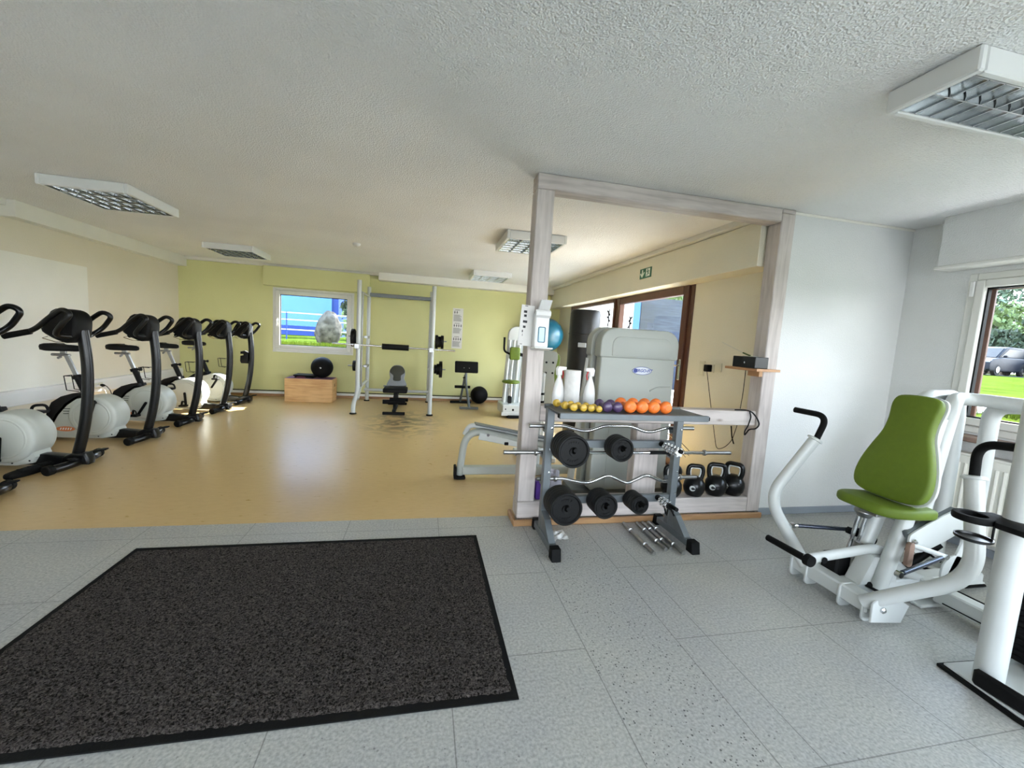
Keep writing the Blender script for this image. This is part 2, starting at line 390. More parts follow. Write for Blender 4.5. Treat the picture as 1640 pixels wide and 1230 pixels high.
def thing(name, label, cat, loc=(0, 0, 0), rz=0.0, group=None):
    o = bpy.data.objects.new(name, None); o.empty_display_size = 0.1; COL.objects.link(o)
    o.location = loc; o.rotation_euler = (0, 0, rz)
    return tag(o, label, cat, group)
def struct(o): o['kind'] = 'structure'; return o
def dup(root, loc=None, rz=None, label=None, group=None):
    r = root.copy(); COL.objects.link(r)
    if loc is not None: r.location = loc
    if rz is not None: r.rotation_euler = (r.rotation_euler[0], r.rotation_euler[1], rz)
    if label: r['label'] = label
    if group: r['group'] = group
    for ch in [c for c in ALLCH(root)]:
        c = ch.copy(); COL.objects.link(c); c.parent = r
        for g in ALLCH(ch):
            d = g.copy(); COL.objects.link(d); d.parent = c
    return r
def ALLCH(o): return [c for c in bpy.data.objects if c.parent == o]
def arc2(cx, cz, r, a0, a1, n=10):
    return [(cx + r * math.cos(math.radians(a0 + (a1 - a0) * i / n)), cz + r * math.sin(math.radians(a0 + (a1 - a0) * i / n))) for i in range(n + 1)]
def rrect(x0, x1, z0, z1, r, n=6):
    rr = r if isinstance(r, (list, tuple)) else (r,) * 4   # bl, br, tr, tl
    return arc2(x0 + rr[0], z0 + rr[0], rr[0], 180, 270, n) + arc2(x1 - rr[1], z0 + rr[1], rr[1], 270, 360, n) + arc2(x1 - rr[2], z1 - rr[2], rr[2], 0, 90, n) + arc2(x0 + rr[3], z1 - rr[3], rr[3], 90, 180, n)
def smooth_poly(pts, n=4):
    """Catmull-Rom closed"""
    out = []; L = len(pts)
    for i in range(L):
        p0, p1, p2, p3 = [Vector(pts[(i + k) % L]) for k in (-1, 0, 1, 2)]
        for k in range(n):
            t = k / n
            out.append(tuple(0.5 * ((2 * p1) + (p2 - p0) * t + (2 * p0 - 5 * p1 + 4 * p2 - p3) * t * t + (3 * p1 - p0 - 3 * p2 + p3) * t ** 3)))
    return out
EXPO = 0.57
# ================================================================ ROOM
XL, XR, YB, YF, CZ, XW, YP = -4.27, 2.80, 8.58, -3.2, 2.434, 3.96, 2.84
def wall(name, m, boxes, parent=None):
    b = MB()
    for q in boxes: b.box(*q)
    return struct(b.build(name, m, smooth=0))
struct(MB().box(XL - .3, XW + .3, YF - .3, 2.96, -0.12, 0).build('floor', 'floor_grey', smooth=0))
struct(MB().box(XL - .3, XR + .3, 2.96, YB + .3, -0.12, 0).build('floor', 'floor_lino', smooth=0))
struct(MB().box(XL - .3, XW + .3, YF - .3, YB + .3, CZ, CZ + .2).build('ceiling', 'ceiling', smooth=0))
# back wall with window opening
wx0, wx1, wz0, wz1 = -2.745, -1.325, .85, 2.025
wall('wall_back', 'wall_green', [(XL - .3, wx0, YB, YB + .12, 0, CZ), (wx1, XR + .3, YB, YB + .12, 0, CZ), (wx0, wx1, YB, YB + .12, 0, wz0), (wx0, wx1, YB, YB + .12, wz1, CZ)])
wall('wall_left', 'wall_left', [(XL - .3, XL, YF, YB, 0, CZ)])
# paler, smoother rectangle on the left wall
struct(MB().box(XL, XL + .003, 3.6, 6.52, .46, 1.92).build('trim_9', 'wall_patch', smooth=0))
# right wall of the back room with the glazed door opening
dy0, dy1, dz1 = 4.02, 7.85, 2.10
wall('wall_right', 'wall_cream', [(XR, XR + .3, YP + .16, dy0, 0, CZ), (XR, XR + .3, dy1, YB, 0, CZ), (XR, XR + .3, dy0, dy1, dz1, CZ)])
# short white wall facing the camera, right of the timber frame
wall('wall_middle', 'wall_white', [(2.752, XW + .3, YP, YP + .16, 0, CZ)])
# window wall on the right
vy0, vy1, vz0, vz1 = 0.55, 2.41, .85, 2.01
wall('wall_window', 'wall_white', [(XW, XW + .09, vy1, YP, 0, CZ), (XW, XW + .09, YF, -2.6, 0, CZ), (XW, XW + .09, -.2, vy0, 0, CZ), (XW, XW + .09, -2.6, -.2, 0, vz0), (XW, XW + .09, -2.6, -.2, vz1, CZ), (XW, XW + .09, vy0, vy1, 0, vz0), (XW, XW + .09, vy0, vy1, vz1, CZ)])
# wall behind the camera with two large openings added for more light
wall('wall_front', 'wall_white', [(XL, XW, YF - .3, YF, 0, .5), (XL, XW, YF - .3, YF, 2.3, CZ), (XL, -3.6, YF - .3, YF, .5, 2.3), (-.4, .2, YF - .3, YF, .5, 2.3), (3.4, XW, YF - .3, YF, .5, 2.3)])
# soffits, cornices
struct(MB().box(2.58, XR, 2.95, YB, 2.025, 2.38, .003).build('trim_1', 'wall_cream', smooth=0))
struct(MB().box(2.535, XR, 2.95, YB, 2.385, CZ, .004).build('trim_2', 'ceil_trim', smooth=0))
struct(MB().box(-.87, 2.58, 8.36, YB, 2.29, CZ, .003).box(-4.13, -.87, 8.5, YB, 2.385, CZ, .003).build('trim_3', 'ceil_trim', smooth=0))
struct(MB().box(XL, -4.13, 5.4, YB, 2.265, CZ, .003).box(XL, -4.2, YF, 5.4, 2.37, CZ, .003).build('trim_4', 'ceil_trim', smooth=0))
struct(MB().box(-2.87, -1.04, 8.44, YB, 2.04, 2.385, .004).build('trim_5', 'wall_green', smooth=0))
struct(MB().box(3.80, XW, YF, 2.53, 2.07, CZ, .003).build('trim_6', 'wall_white', smooth=0))
struct(MB().box(3.785, XW, YF, 2.545, 2.045, 2.07, .005).build('trim_7', 'window_pvc', smooth=0))
struct(MB().box(1.15, XW, YP - .012, YP, CZ - .02, CZ, .004).build('trim_8', 'ceil_trim', smooth=0))
# skirtings
struct(MB().box(2.76, XW, YP - .012, YP, 0, .058, .003).build('baseboard_middle', 'grey_skirting', smooth=0))
struct(MB().box(XW - .012, XW, YF, YP - .012, 0, .058, .003).build('baseboard_window', 'grey_skirting', smooth=0))
struct(MB().box(XL, XR, YB - .025, YB, 0, .045, .004).build('baseboard_back', 'oak_x', smooth=0))
struct(MB().box(XL, XL + .02, 2.98, YB - .025, 0, .045, .004).build('baseboard_left', 'oak_y', smooth=0))
o = tag(MB().box(XL, XR, YB - .04, YB, .047, .09, .004).build('cable_duct', 'white_plastic', smooth=0), 'long white cable duct running along the foot of the green wall', 'cable duct')
o = tag(MB().tube([(XL + .02, YB - .012, .103), (XR - .02, YB - .012, .103)], .008, 8).build('pipe', 'black_matt'), 'thin black pipe lying along the top of the white duct on the green wall', 'pipe')
# trunking on the left wall with sockets
t = thing('wall_trunking', 'wide white socket trunking along the left wall behind the exercise bikes', 'trunking', (XL, 5.6, .30))
MB().box(0, .055, -2.6, 2.96, 0, .165, .006).build('channel', 'white_plastic', t, 0)
MB().box(.055, .058, -2.6, 2.96, .03, .135, .001).build('cover', 'white_paint', t, 0)
for i, yy in enumerate((.88, .97)):
    sk = MB().box(.058, .068, yy - .038, yy + .038, .045, .121, .004).lathe([(.0, 0), (.022, 0), (.022, .001), (0, .001)], (.068, yy, .083), (1, 0, 0), 16).build('socket', 'warm_plastic', t)
for yy, nm in ((6.48, 'white'), (6.57, 'black')):
    mk = 'white_plastic' if nm == 'white' else 'black_matt'
    tag(MB().lathe([(.018, 0), (.02, .02), (.012, .04), (.006, .05)], (XL + .069, yy, .385), (1, 0, 0), 14).tube([(XL + .115, yy, .385), (XL + .13, yy + .01, .37), (XL + .1, yy + .12, .3), (XL + .1, yy + .2, .05)], .005, 8, .04).build('plug', mk),
        nm + ' mains plug with its cord in the socket on the left wall trunking', 'plug')

# ---------------------------------------------------------------- windows
def window(name, x0, x1, z0, z1, fr, sash, mtx, hx_=None):
    root = bpy.data.objects.new(name, None); COL.objects.link(root); root['kind'] = 'structure'
    root.matrix_world = mtx
    # local: x along the wall, y outward, z up
    b = MB()
    for q in ((x0, x0 + fr, z0, z1), (x1 - fr, x1, z0, z1), (x0 + fr, x1 - fr, z0, z0 + fr), (x0 + fr, x1 - fr, z1 - fr, z1)):
        b.box(q[0], q[1], -.01, .06, q[2], q[3], .004)
    b.build('window_frame', 'window_pvc', root, 0)
    b = MB(); a0, a1, c0, c1 = x0 + fr + .003, x1 - fr - .003, z0 + fr + .003, z1 - fr - .003
    for q in ((a0, a0 + sash, c0, c1), (a1 - sash, a1, c0, c1), (a0 + sash, a1 - sash, c0, c0 + sash), (a0 + sash, a1 - sash, c1 - sash, c1)):
        b.box(q[0], q[1], -.03, .045, q[2], q[3], .006)
    b.build('sash', 'window_pvc', root, 0)
    b = MB(); g = .01
    for q in ((a0 + sash, a0 + sash + g, c0 + sash, c1 - sash), (a1 - sash - g, a1 - sash, c0 + sash, c1 - sash), (a0 + sash, a1 - sash, c0 + sash, c0 + sash + g), (a0 + sash, a1 - sash, c1 - sash - g, c1 - sash)):
        b.box(q[0], q[1], .0, .03, q[2], q[3])
    b.build('gasket', 'black_matt', root, 0)
    MB().box(a0 + sash, a1 - sash, .012, .016, c0 + sash, c1 - sash).build('pane', 'glass', root, 0)
    if hx_ is not None:
        zz = (z0 + z1) / 2
        MB().box(hx_ - .014, hx_ + .014, -.045, -.03, zz - .035, zz + .035, .004).tube([(hx_, -.045, zz), (hx_, -.075, zz), (hx_, -.078, zz - .11)], .009, 10, .02).build('handle', 'white_plastic', root)
    return root
w = window('window_1', wx0, wx1, wz0, wz1, .045, .075, Matrix.Translation((0, YB, 0)), wx0 + .085)
MB().box(wx0, wx1, -.03, -.008, wz0 - .012, wz0 + .004, .003).build('sill', 'window_pvc', w, 0)
MB().box(wx0 - .02, wx1 + .02, .06, .15, wz0 - .01, wz0 + .015).build('outer_sill', 'silver_label', w, 0)
# right window: local x = -world Y
mt = Matrix.Translation((XW, 0, 0)) @ Matrix.Rotation(-PI / 2, 4, 'Z')
w = window('window_2', -vy1, -vy0, vz0, vz1, .05, .055, mt)
MB().box(-vy1 + .03, -vy1 + .122, .065, .085, vz0 + .02, vz1 - .02, .003).box(-vy1 + .122, -vy0 - .05, .065, .085, vz1 - .12, vz1 - .02, .003).build('shutter_rail', 'brown_wood', w, 0)
MB().box(-vy1 + .03, -vy1 + .055, -.045, -.03, vz1 - .17, vz1 - .06, .004).build('hinge', 'white_plastic', w, 0)
struct(MB().box(3.78, XW + .02, vy0 - .1, 2.50, .80, .835, .006).build('window_sill', 'sill_stone', smooth=0))
for nm, xs in (('added_window_3', (-3.6, -.4)), ('added_window_4', (.2, 3.4))):  # unseen windows, added to bring more light in from behind
    window(nm, xs[0], xs[1], .5, 2.3, .05, .06, Matrix.Translation((0, YF, 0)) @ Matrix.Rotation(PI, 4, 'Z') @ Matrix.Translation((-(xs[0] + xs[1]), 0, 0)))
window('added_window_5', .2, 2.6, vz0, vz1, .05, .055, mt)  # unseen too, added beside the camera for light from the right

# ---------------------------------------------------------------- glazed door
root = bpy.data.objects.new('door_1', None); COL.objects.link(root); root['kind'] = 'structure'; root.location = (XR, 0, 0)
ym = onx(985, 540, XR).y
b = MB()
for q in ((dy0, dy0 + .07, 0, dz1), (dy1 - .07, dy1, 0, dz1), (dy0 + .07, dy1 - .07, dz1 - .07, dz1), (dy0 + .07, dy1 - .07, 0, .03)):
    b.box(-.01, .09, q[0], q[1], q[2], q[3], .004)
b.box(-.01, .09, ym - .03, ym + .03, .03, dz1 - .07, .004)
b.build('door_frame', 'brown_wood', root, 0)
def leaf(y0, y1, side, nm):
    b = MB(); w_ = side; z1_ = dz1 - .075
    for q in ((y0, y0 + w_, .03, z1_), (y1 - w_, y1, .03, z1_), (y0 + w_, y1 - w_, .03, .03 + w_), (y0 + w_, y1 - w_, z1_ - w_, z1_)):
        b.box(-.03, .05, q[0], q[1], q[2], q[3], .006)
    o = b.build(nm, 'brown_wood', root, 0)
    MB().box(.008, .014, y0 + w_, y1 - w_, .03 + w_, z1_ - w_).build('pane', 'glass', o, 0)
    return o
lf = leaf(dy0 + .075, ym - .035, .095, 'door_leaf')
fx = leaf(ym + .035, dy1 - .075, .05, 'fixed_leaf')
hp = onx(1088, 590, XR - .03)
MB().box(-.042, -.03, hp.y - .02, hp.y + .02, hp.z - .13, hp.z + .1, .006).tube([(-.04, hp.y, hp.z + .03), (-.085, hp.y, hp.z + .03), (-.09, hp.y + .12, hp.z + .03)], .009, 10, .02).build('door_handle', 'chrome', lf)
# decals on the panes: small dark silhouettes
def decal(px, py, hh, m, lab, flip=1):
    p = onx(px, py, XR)
    pts = [(0, -.5), (.12, -.35), (.02, -.2), (.05, 0), (.22, .05), (.2, .12), (.05, .12), (.1, .28), (.26, .38), (.2, .45), (.02, .38), (-.05, .5), (-.12, .42), (-.06, .3), (-.2, .2), (-.16, .12), (-.06, .14), (-.1, -.05), (-.25, -.12), (-.2, -.2), (-.08, -.16), (-.06, -.32)]
    o = MB().prism([(a * hh * flip, b_ * hh) for a, b_ in pts], 0, .001, 'x').build('lizard_sticker', m, smooth=0)
    o.location = (XR + .0045, p.y, p.z); tag(o, lab, 'sticker'); return o
decal(974, 510, .30, 'black_matt', 'dark lizard-shaped sticker high on the left glass pane of the brown door')
decal(1008, 520, .26, 'black_matt', 'dark curved lizard sticker on the wide glass pane right of the brown mullion', -1)
decal(941, 598, .26, 'red_plastic', 'red lizard-shaped sticker low on the left glass pane beside the black bag', -1)

# ---------------------------------------------------------------- timber frame partition
t = thing('timber_frame', 'whitewashed timber partition frame with posts, middle rail and sill standing between the two floors', 'frame', (0.7, 2.8, 0))
def tb(nm, m, x0, x1, y0, y1, z0, z1, bev=.006):
    return MB().box(x0 - .7, x1 - .7, y0 - 2.8, y1 - 2.8, z0, z1, bev).build(nm, m, t, 0)
tb('post', 'timber_z', .70, .822, 2.80, 2.93, .172, 2.33)
tb('post', 'timber_z', 2.622, 2.745, 2.80, 2.93, .047, 2.40)
tb('post', 'timber_z', 1.60, 1.80, 2.83, 2.93, .172, .754)
tb('top_beam', 'timber_x', .70, 2.622, 2.80, 2.93, 2.332, CZ - .002)
tb('end_block', 'timber_x', 2.622, 2.745, 2.80, 2.93, 2.402, CZ - .002)
tb('sill_beam', 'timber_x', .70, 2.622, 2.80, 2.95, .047, .170)
tb('middle_rail', 'timber_x', .824, 2.620, 2.815, 2.94, .756, .872)
b = MB().box(-.03, 2.05, -.03, -.002, 0, .045, .006).box(-.03, -.002, -.002, .18, 0, .045, .006).build('skirting', 'oak_x', t, 0)
# cover the strip between right post and white wall
struct(MB().box(2.746, 2.753, 2.845, 2.99, 0, CZ - .002).build('trim_10', 'wall_white', smooth=0))

# ---------------------------------------------------------------- ceiling lights
def ceil_light(name, x0, x1, y0, y1, h, lanes, cross, lab, axis):
    t = thing(name, lab, 'ceiling light', ((x0 + x1) / 2, (y0 + y1) / 2, CZ), group='louvred ceiling lights')
    a, b_ = (x1 - x0) / 2, (y1 - y0) / 2
    w_ = .03; m = MB()
    m.box(-a, -a + w_, -b_, b_, -h, -.001, .006).box(a - w_, a, -b_, b_, -h, -.001, .006).box(-a + w_, a - w_, -b_, -b_ + w_, -h, -.001, .006).box(-a + w_, a - w_, b_ - w_, b_, -h, -.001, .006)
    m.build('housing', 'white_paint', t, 0)
    MB().box(-a + w_, a - w_, -b_ + w_, b_ - w_, -.018, -.004).build('back_plate', 'steel_brushed', t, 0)
    m = MB(); ia, ib = a - w_, b_ - w_
    # louvre: long walls of each lane plus curved cross blades
    L1, L2 = (ib, ia) if axis == 'y' else (ia, ib)       # half length, half width
    def P(u, v, z): return (v, u, z) if axis == 'y' else (u, v, z)
    for i in range(lanes + 1):
        v = -L2 + 2 * L2 * i / lanes
        v = max(-L2 + .004, min(L2 - .004, v))
        q = [P(-L1, v, -h + .004), P(L1, v, -h + .004), P(L1, v, -.02), P(-L1, v, -.02)]
        m.quad(*q)
        m.quad(P(-L1, v - .003, -h + .004), P(L1, v - .003, -h + .004), P(L1, v + .003, -h + .004), P(-L1, v + .003, -h + .004))
    for i in range(lanes):
        va, vb = -L2 + 2 * L2 * i / lanes + .004, -L2 + 2 * L2 * (i + 1) / lanes - .004
        for k in range(cross + 1):
            u = -L1 + 2 * L1 * k / cross
            n = 5
            for s_ in (-1, 1):
                for j in range(n):
                    f0, f1 = j / n, (j + 1) / n
                    z0_, z1_ = -h + .004 + f0 * .045, -h + .004 + f1 * .045
                    u0, u1 = u + s_ * (.003 + .012 * f0 ** 2), u + s_ * (.003 + .012 * f1 ** 2)
                    m.quad(P(u0, va, z0_), P(u0, vb, z0_), P(u1, vb, z1_), P(u1, va, z1_))
            m.quad(P(u - .003, va, -h + .004), P(u + .003, va, -h + .004), P(u + .003, vb, -h + .004), P(u - .003, vb, -h + .004))
    m.build('louvre', 'chrome', t, 0)
    # tubes above the louvre
    for i in range(lanes):
        v = -L2 + 2 * L2 * (i + .5) / lanes
        MB().tube([P(-L1 + .02, v, -.035), P(L1 - .02, v, -.035)], .011, 10).build('lamp_tube', 'white_plastic', t)
    return t
ceil_light('ceiling_light', -3.13, -2.48, 4.27, 5.03, .085, 4, 6, 'square louvred ceiling light above the nearest exercise bikes, largest on the left', 'x')
ceil_light('ceiling_light', -3.10, -2.44, 6.82, 7.52, .085, 4, 6, 'square louvred ceiling light near the corner of the cream and green walls', 'x')
ceil_light('ceiling_light', .79, 1.43, 4.30, 5.03, .085, 4, 6, 'square louvred ceiling light partly hidden behind the left timber post', 'y')
ceil_light('ceiling_light', .76, 1.40, 7.02, 7.76, .085, 4, 6, 'small looking louvred ceiling light far back beside the white beam', 'y')
ceil_light('ceiling_light', 1.84, 3.10, 1.195, 1.50, .088, 2, 15, 'long louvred ceiling light in the upper right corner over the grey tiles', 'x')
p = onz(571, 390, CZ)
tag(MB().lathe([(.05, 0), (.05, -.012), (.04, -.03), (.022, -.04), (0, -.04)], (p.x, p.y, CZ), (0, 0, 1), 24).build('smoke_detector', 'white_plastic'), 'small round white smoke detector on the ceiling of the back room', 'smoke detector')

# ---------------------------------------------------------------- door mat
t = thing('door_mat', 'large dark brown floor mat with black rubber edge on the grey tiles', 'mat', (-.585, 2.01, 0))
MB().box(-.98, .98, -.65, .65, .001, .006, .002).build('rubber_edge', 'rubber', t, 0)
def pile():
    b = MB(); nx, ny = 150, 96; vs = []
    for j in range(ny + 1):
        row = []
        for i in range(nx + 1):
            x, y = -.955 + 1.91 * i / nx, -.617 + 1.234 * j / ny
            ed = i in (0, nx) or j in (0, ny)
            if ed: x += random.uniform(-.004, .004); y += random.uniform(-.004, .004)
            row.append(b.bm.verts.new((x, y, .0065 if ed else .011 + random.uniform(-.002, .003))))
        vs.append(row)
    for j in range(ny):
        for i in range(nx): b._f([vs[j][i], vs[j][i + 1], vs[j + 1][i + 1], vs[j + 1][i]])
    return b
pile().build('pile', 'mat_pile', t)
# ================================================================ EXERCISE BIKES
def circ(cx, cz, r, n=28): return [(cx + r * math.cos(2 * PI * i / n), cz + r * math.sin(2 * PI * i / n)) for i in range(n)]
def bike(label, y, crank=100, seat_z=.955, sticker=True, holder='wire', clutter=False):
    t = thing('exercise_bike', label, 'exercise bike', (-2.88, y, 0), 0, 'exercise bikes in a row along the left wall')
    dx, dz, R = -.46, .265, .215
    # white side shell: rear wedge, belly, round drum
    poly = [(-.885, .03), (-.40, .025), (-.30, .045), (-.27, .10)] + arc2(dx, dz, R, -35, 118, 18) + [(-.62, .44), (-.70, .375), (-.78, .27), (-.84, .15)]
    MB().prism(poly, -.088, .088, 'y', .014).build('housing', 'bike_white', t)
    b = MB().prism(circ(dx, dz, R - .002, 36), .02, .125, 'y', .03, seg=3).prism(circ(dx, dz, R - .002, 36), -.125, .0, 'y', .03, seg=3)
    b.build('drum', 'bike_white', t)
    for s in (-1, 1):
        ya, yb = (s * .158, s * .166)
        MB().lathe([(0, .0), (.165, 0), (.17, .004), (.163, .010), (.15, .006), (.14, .010), (0, .013)], (dx, s * .122, dz), (0, s, 0), 36).build('drum_cover', 'bike_white', t)
    # black fairing over the rear slope
    f = [(-.91, .04), (-.885, .03), (-.84, .15), (-.78, .27), (-.70, .375), (-.62, .44), (-.56, .47), (-.57, .50), (-.66, .495), (-.76, .46), (-.84, .40), (-.885, .30), (-.905, .18)]
    MB().prism(f, -.083, .083, 'y', .02, seg=3).build('fairing', 'black_matt', t)
    for k in range(3):
        x = -.68 + .0 * k
        MB().box(x - .05, x + .04, -.0905, -.0875, .335 - .026 * k, .341 - .026 * k, .001).build('vent_slot', 'rubber', t, 0)
    if sticker:
        m = MB().prism([(-.715 + .085 * math.cos(a), .125 + .026 * math.sin(a)) for a in [2 * PI * k / 20 for k in range(20)]], -.0905, -.0878, 'y')
        for k in range(5): m.prism([(-.765 + .022 * k, .115), (-.755 + .022 * k, .115), (-.747 + .022 * k, .137), (-.757 + .022 * k, .137)], -.0915, -.0905, 'y', mi=1)
        o = m.build('sticker', ['orange_sticker', 'white_plastic'], t, 0)
    for bx, bz in ((-.84, .055), (-.43, .05), (-.31, .07)):
        MB().lathe([(0, 0), (.007, 0), (.007, .003), (0, .004)], (bx, -.088, bz), (0, -1, 0), 10).build('bolt', 'black_matt', t)
    # base beam, stabilisers
    MB().prism([(-.95, .02), (-.02, .02), (.02, .035), (.02, .085), (-.10, .10), (-.24, .115), (-.32, .11), (-.40, .05), (-.95, .045)], -.045, .045, 'y', .012).build('base_beam', 'black_gloss', t)
    for sx, nm in ((.0, 'front_stabilizer'), (-.93, 'rear_stabilizer')):
        b = MB().tube([(sx - .05, -.25, .038), (sx, -.14, .048), (sx, .14, .048), (sx - .05, .25, .038)], .034, 14, .06)
        o = b.build(nm, 'black_gloss', t)
        for s in (-1, 1):
            MB().lathe([(.034, 0), (.041, .006), (.041, .05), (.034, .058), (0, .06)], (sx - .046, s * .235, .042), (-.25, s, -.06), 16).build('end_cap', 'rubber', o)
    MB().prism([(-.13, .02), (.07, .02), (.075, .06), (.05, .12), (-.05, .12), (-.12, .09)], -.05, .05, 'y', .018, seg=3).build('column_foot', 'black_gloss', t)
    for s in (-1, 1):
        MB().prism([(-.02, -.025), (.09, -.03), (.115, 0), (.09, .03), (-.02, .025)], 0, .014, 'z', .005, mtx=Matrix.Translation((.0, s * .11, .085)) @ Matrix.Rotation(s * .75, 4, 'Z') @ Matrix.Rotation(-.12, 4, 'Y')).build('foot_pad', 'rubber', t)
    # bowed column
    MB().tube([(-.035, 0, .08), (.02, 0, .30), (.055, 0, .52), (.07, 0, .75), (.068, 0, .95), (.045, 0, 1.18)], .036, 18, .25, sx=1.15, n=8).build('column', 'black_gloss', t)
    # console: wedge head leaning to the rider
    prof = [(-.185, 1.185), (-.105, 1.335), (-.03, 1.352), (.03, 1.335), (.065, 1.28), (.065, 1.20), (.05, 1.12), (.0, 1.075), (-.05, 1.08), (-.13, 1.12)]
    c = MB().prism(smooth_poly(prof, 3), -.10, .10, 'y', .028, seg=3).build('console', 'black_matt', t)
    MB().box(-.075, .075, -.085, .085, .0, .006, .002, mtx=Matrix.Translation((-.140, 0, 1.258)) @ Matrix.Rotation(math.radians(-63), 4, 'Y')).build('display', 'black_gloss', c)
    b = MB()
    for s in (-1, 1):
        b.tube([(.03, s * .06, 1.125), (-.02, s * .19, 1.135), (.045, s * .235, 1.20), (.125, s * .225, 1.315), (.06, s * .215, 1.352), (-.04, s * .21, 1.27), (-.13, s * .22, 1.165), (-.30, s * .235, 1.115)], .0195, 12, .07)
    hb = b.build('handlebar', 'black_gloss', t)
    for s in (-1, 1):
        MB().tube([(-.15, s * .2225, 1.159), (-.315, s * .236, 1.111)], .0235, 12).build('grip', 'rubber', hb)
    for s in (-1, 1):
        MB().tube([(-.13, s * .10, 1.12), (-.17, s * .10, 1.105), (-.13, s * .03, 1.075), (-.06, s * .03, 1.075), (-.06, s * .02, 1.10)], .0035, 6, .01).build('wire_rest', 'chrome', c)
    # bottle holder on the column
    if holder == 'wire':
        MB().tube([(.02, -.03, .79), (-.075, -.04, .79), (-.06, -.04, .67), (.02, -.03, .66)], .004, 6).tube([(.02, .03, .79), (-.075, .04, .79), (-.06, .04, .67), (.02, .03, .66)], .004, 6).tube([(-.075, -.04, .79), (-.075, .04, .79)], .004, 6).build('bottle_holder', 'black_matt', t)
    else:
        MB().prism([(-.09, .70), (-.075, .665), (.03, .665), (.03, .84), (-.02, .875), (-.085, .86), (-.085, .82), (-.04, .82), (-.04, .80), (-.085, .79)], -.04, .04, 'y', .008).build('bottle_holder', 'black_matt', t)
    # saddle post
    MB().tube([(-.575, 0, .46), (-.655, 0, .67)], .03, 14).lathe([(.038, 0), (.038, .035), (0, .035)], (-.65, 0, .645), (-.36, 0, .93), 16).build('post_sleeve', 'black_matt', t)
    MB().tube([(-.63, 0, .67), (-.60, 0, .672)], .012, 8).lathe([(.012, 0), (.02, .008), (.02, .025), (0, .03)], (-.60, 0, .672), (1, 0, 0), 12).build('post_knob', 'black_matt', t)
    zt = seat_z - .07
    xt = -.655 - (zt - .67) * .38
    MB().box(-.019, .019, -.014, .014, 0, math.hypot(zt - .66, xt + .652) + .01, .004, mtx=Matrix.Translation((-.652, 0, .66)) @ Matrix.Rotation(-math.atan2(-(xt + .652), zt - .66), 4, 'Y')).build('seat_post', 'steel_brushed', t)
    MB().box(xt - .13, xt + .035, -.018, .018, zt - .012, zt + .014, .008).tube([(xt - .05, 0, zt - .02), (xt - .05, -.035, zt - .03)], .012, 8).box(xt - .05, xt + .0, -.012, .012, zt + .014, zt + .05, .003).build('seat_slide', 'steel_brushed', t)
    # saddle
    sp = [(-.17, 0, .075), (-.165, .07, .08), (-.10, .105, .085), (-.02, .085, .08), (.05, .04, .075), (.13, .026, .065), (.155, 0, .06)]
    out = [(x, w_) for x, w_, _ in sp] + [(x, -w_) for x, w_, _ in sp[-2:0:-1]]
    sm = smooth_poly(out, 4)
    m = MB(); sx0 = xt - .02; rings = []
    for k, (sc, z) in enumerate(((.80, -.028), (.97, -.018), (1.0, .002), (.96, .022), (.80, .034), (.45, .038))):
        rings.append([m.bm.verts.new((sx0 + x * sc, yy * sc, seat_z + z + (.012 if x < -.05 else 0) * (z > 0))) for x, yy in sm])
    for a_, b_ in zip(rings, rings[1:]):
        for i in range(len(sm)): m._f([a_[i], a_[(i + 1) % len(sm)], b_[(i + 1) % len(sm)], b_[i]])
    m._f(rings[0][::-1]); m._f(rings[-1])
    m.build('saddle', 'black_matt', t, 60)
    # cranks and pedals
    for s, a in ((-1, crank), (1, crank + 180)):
        ca, sa = math.cos(math.radians(a)), math.sin(math.radians(a))
        ex, ez = dx + .165 * ca, dz + .165 * sa
        MB().prism(rrect(-.02, .185, -.014, .014, .013, 4), s * .142, s * .16, 'y', .004, mtx=Matrix.Translation((dx, 0, dz)) @ Matrix.Rotation(-math.radians(a), 4, 'Y')).build('crank', 'black_matt', t)
        p = MB().tube([(ex, s * .155, ez), (ex, s * .26, ez)], .008, 8).box(ex - .045, ex + .045, s * .175 if s > 0 else -.255, s * .255 if s > 0 else -.175, ez - .012, ez + .012, .004)
        p.build('pedal', 'black_matt', t)
        MB().tube([(ex - .04, s * .18, ez), (ex - .03, s * .185, ez + .06), (ex + .03, s * .24, ez + .06), (ex + .04, s * .25, ez)], .006, 6, .03, sx=2.2).build('pedal_strap', 'rubber', t)
    return t
bike('exercise bike nearest the camera, only its handlebar loop and front foot in view', 3.38, 60, .95)
bike('second nearest exercise bike with tall black column, its saddle outside the left photo edge', 4.25, -95, .95)
bike('third nearest exercise bike, its pedal raised in front of the drum under the wall sockets', 5.20, 75, .955)
bike('exercise bike in the middle of the row with the low saddle and shaded drum', 6.09, -120, .93)
bike('exercise bike with sunlit cream drum, second farthest in the row', 6.96, -85, .93)
bike('farthest exercise bike, in front of the green wall beside the window', 7.76, 60, .95, holder='cage')

pa, pb = onz(10, 770), onz(104, 741)
d_ = pb - pa; L_ = d_.length; ang = math.atan2(d_.y, d_.x)
ws = [(0, 0), (.04, .035), (.35, .055), (.75, .045), (1, .02)]
b = MB().prism(smooth_poly([(u * L_, w_) for u, w_ in ws] + [(u * L_, -w_) for u, w_ in ws[:0:-1]], 4), 0, .05, 'z', .02, seg=3)
for k in range(4): b.prism([(L_ * (.15 + .17 * k), -.03), (L_ * (.19 + .17 * k), -.03), (L_ * (.26 + .17 * k), .03), (L_ * (.22 + .17 * k), .03)], .05, .054, 'z')
o = b.build('rubber_wedge', 'rubber', None, 50); o.location = (pa.x, pa.y, .0005); o.rotation_euler = (0, 0, ang)
tag(o, 'long black rubber wedge on the yellow floor beside the front foot of the second bike', 'rubber wedge')

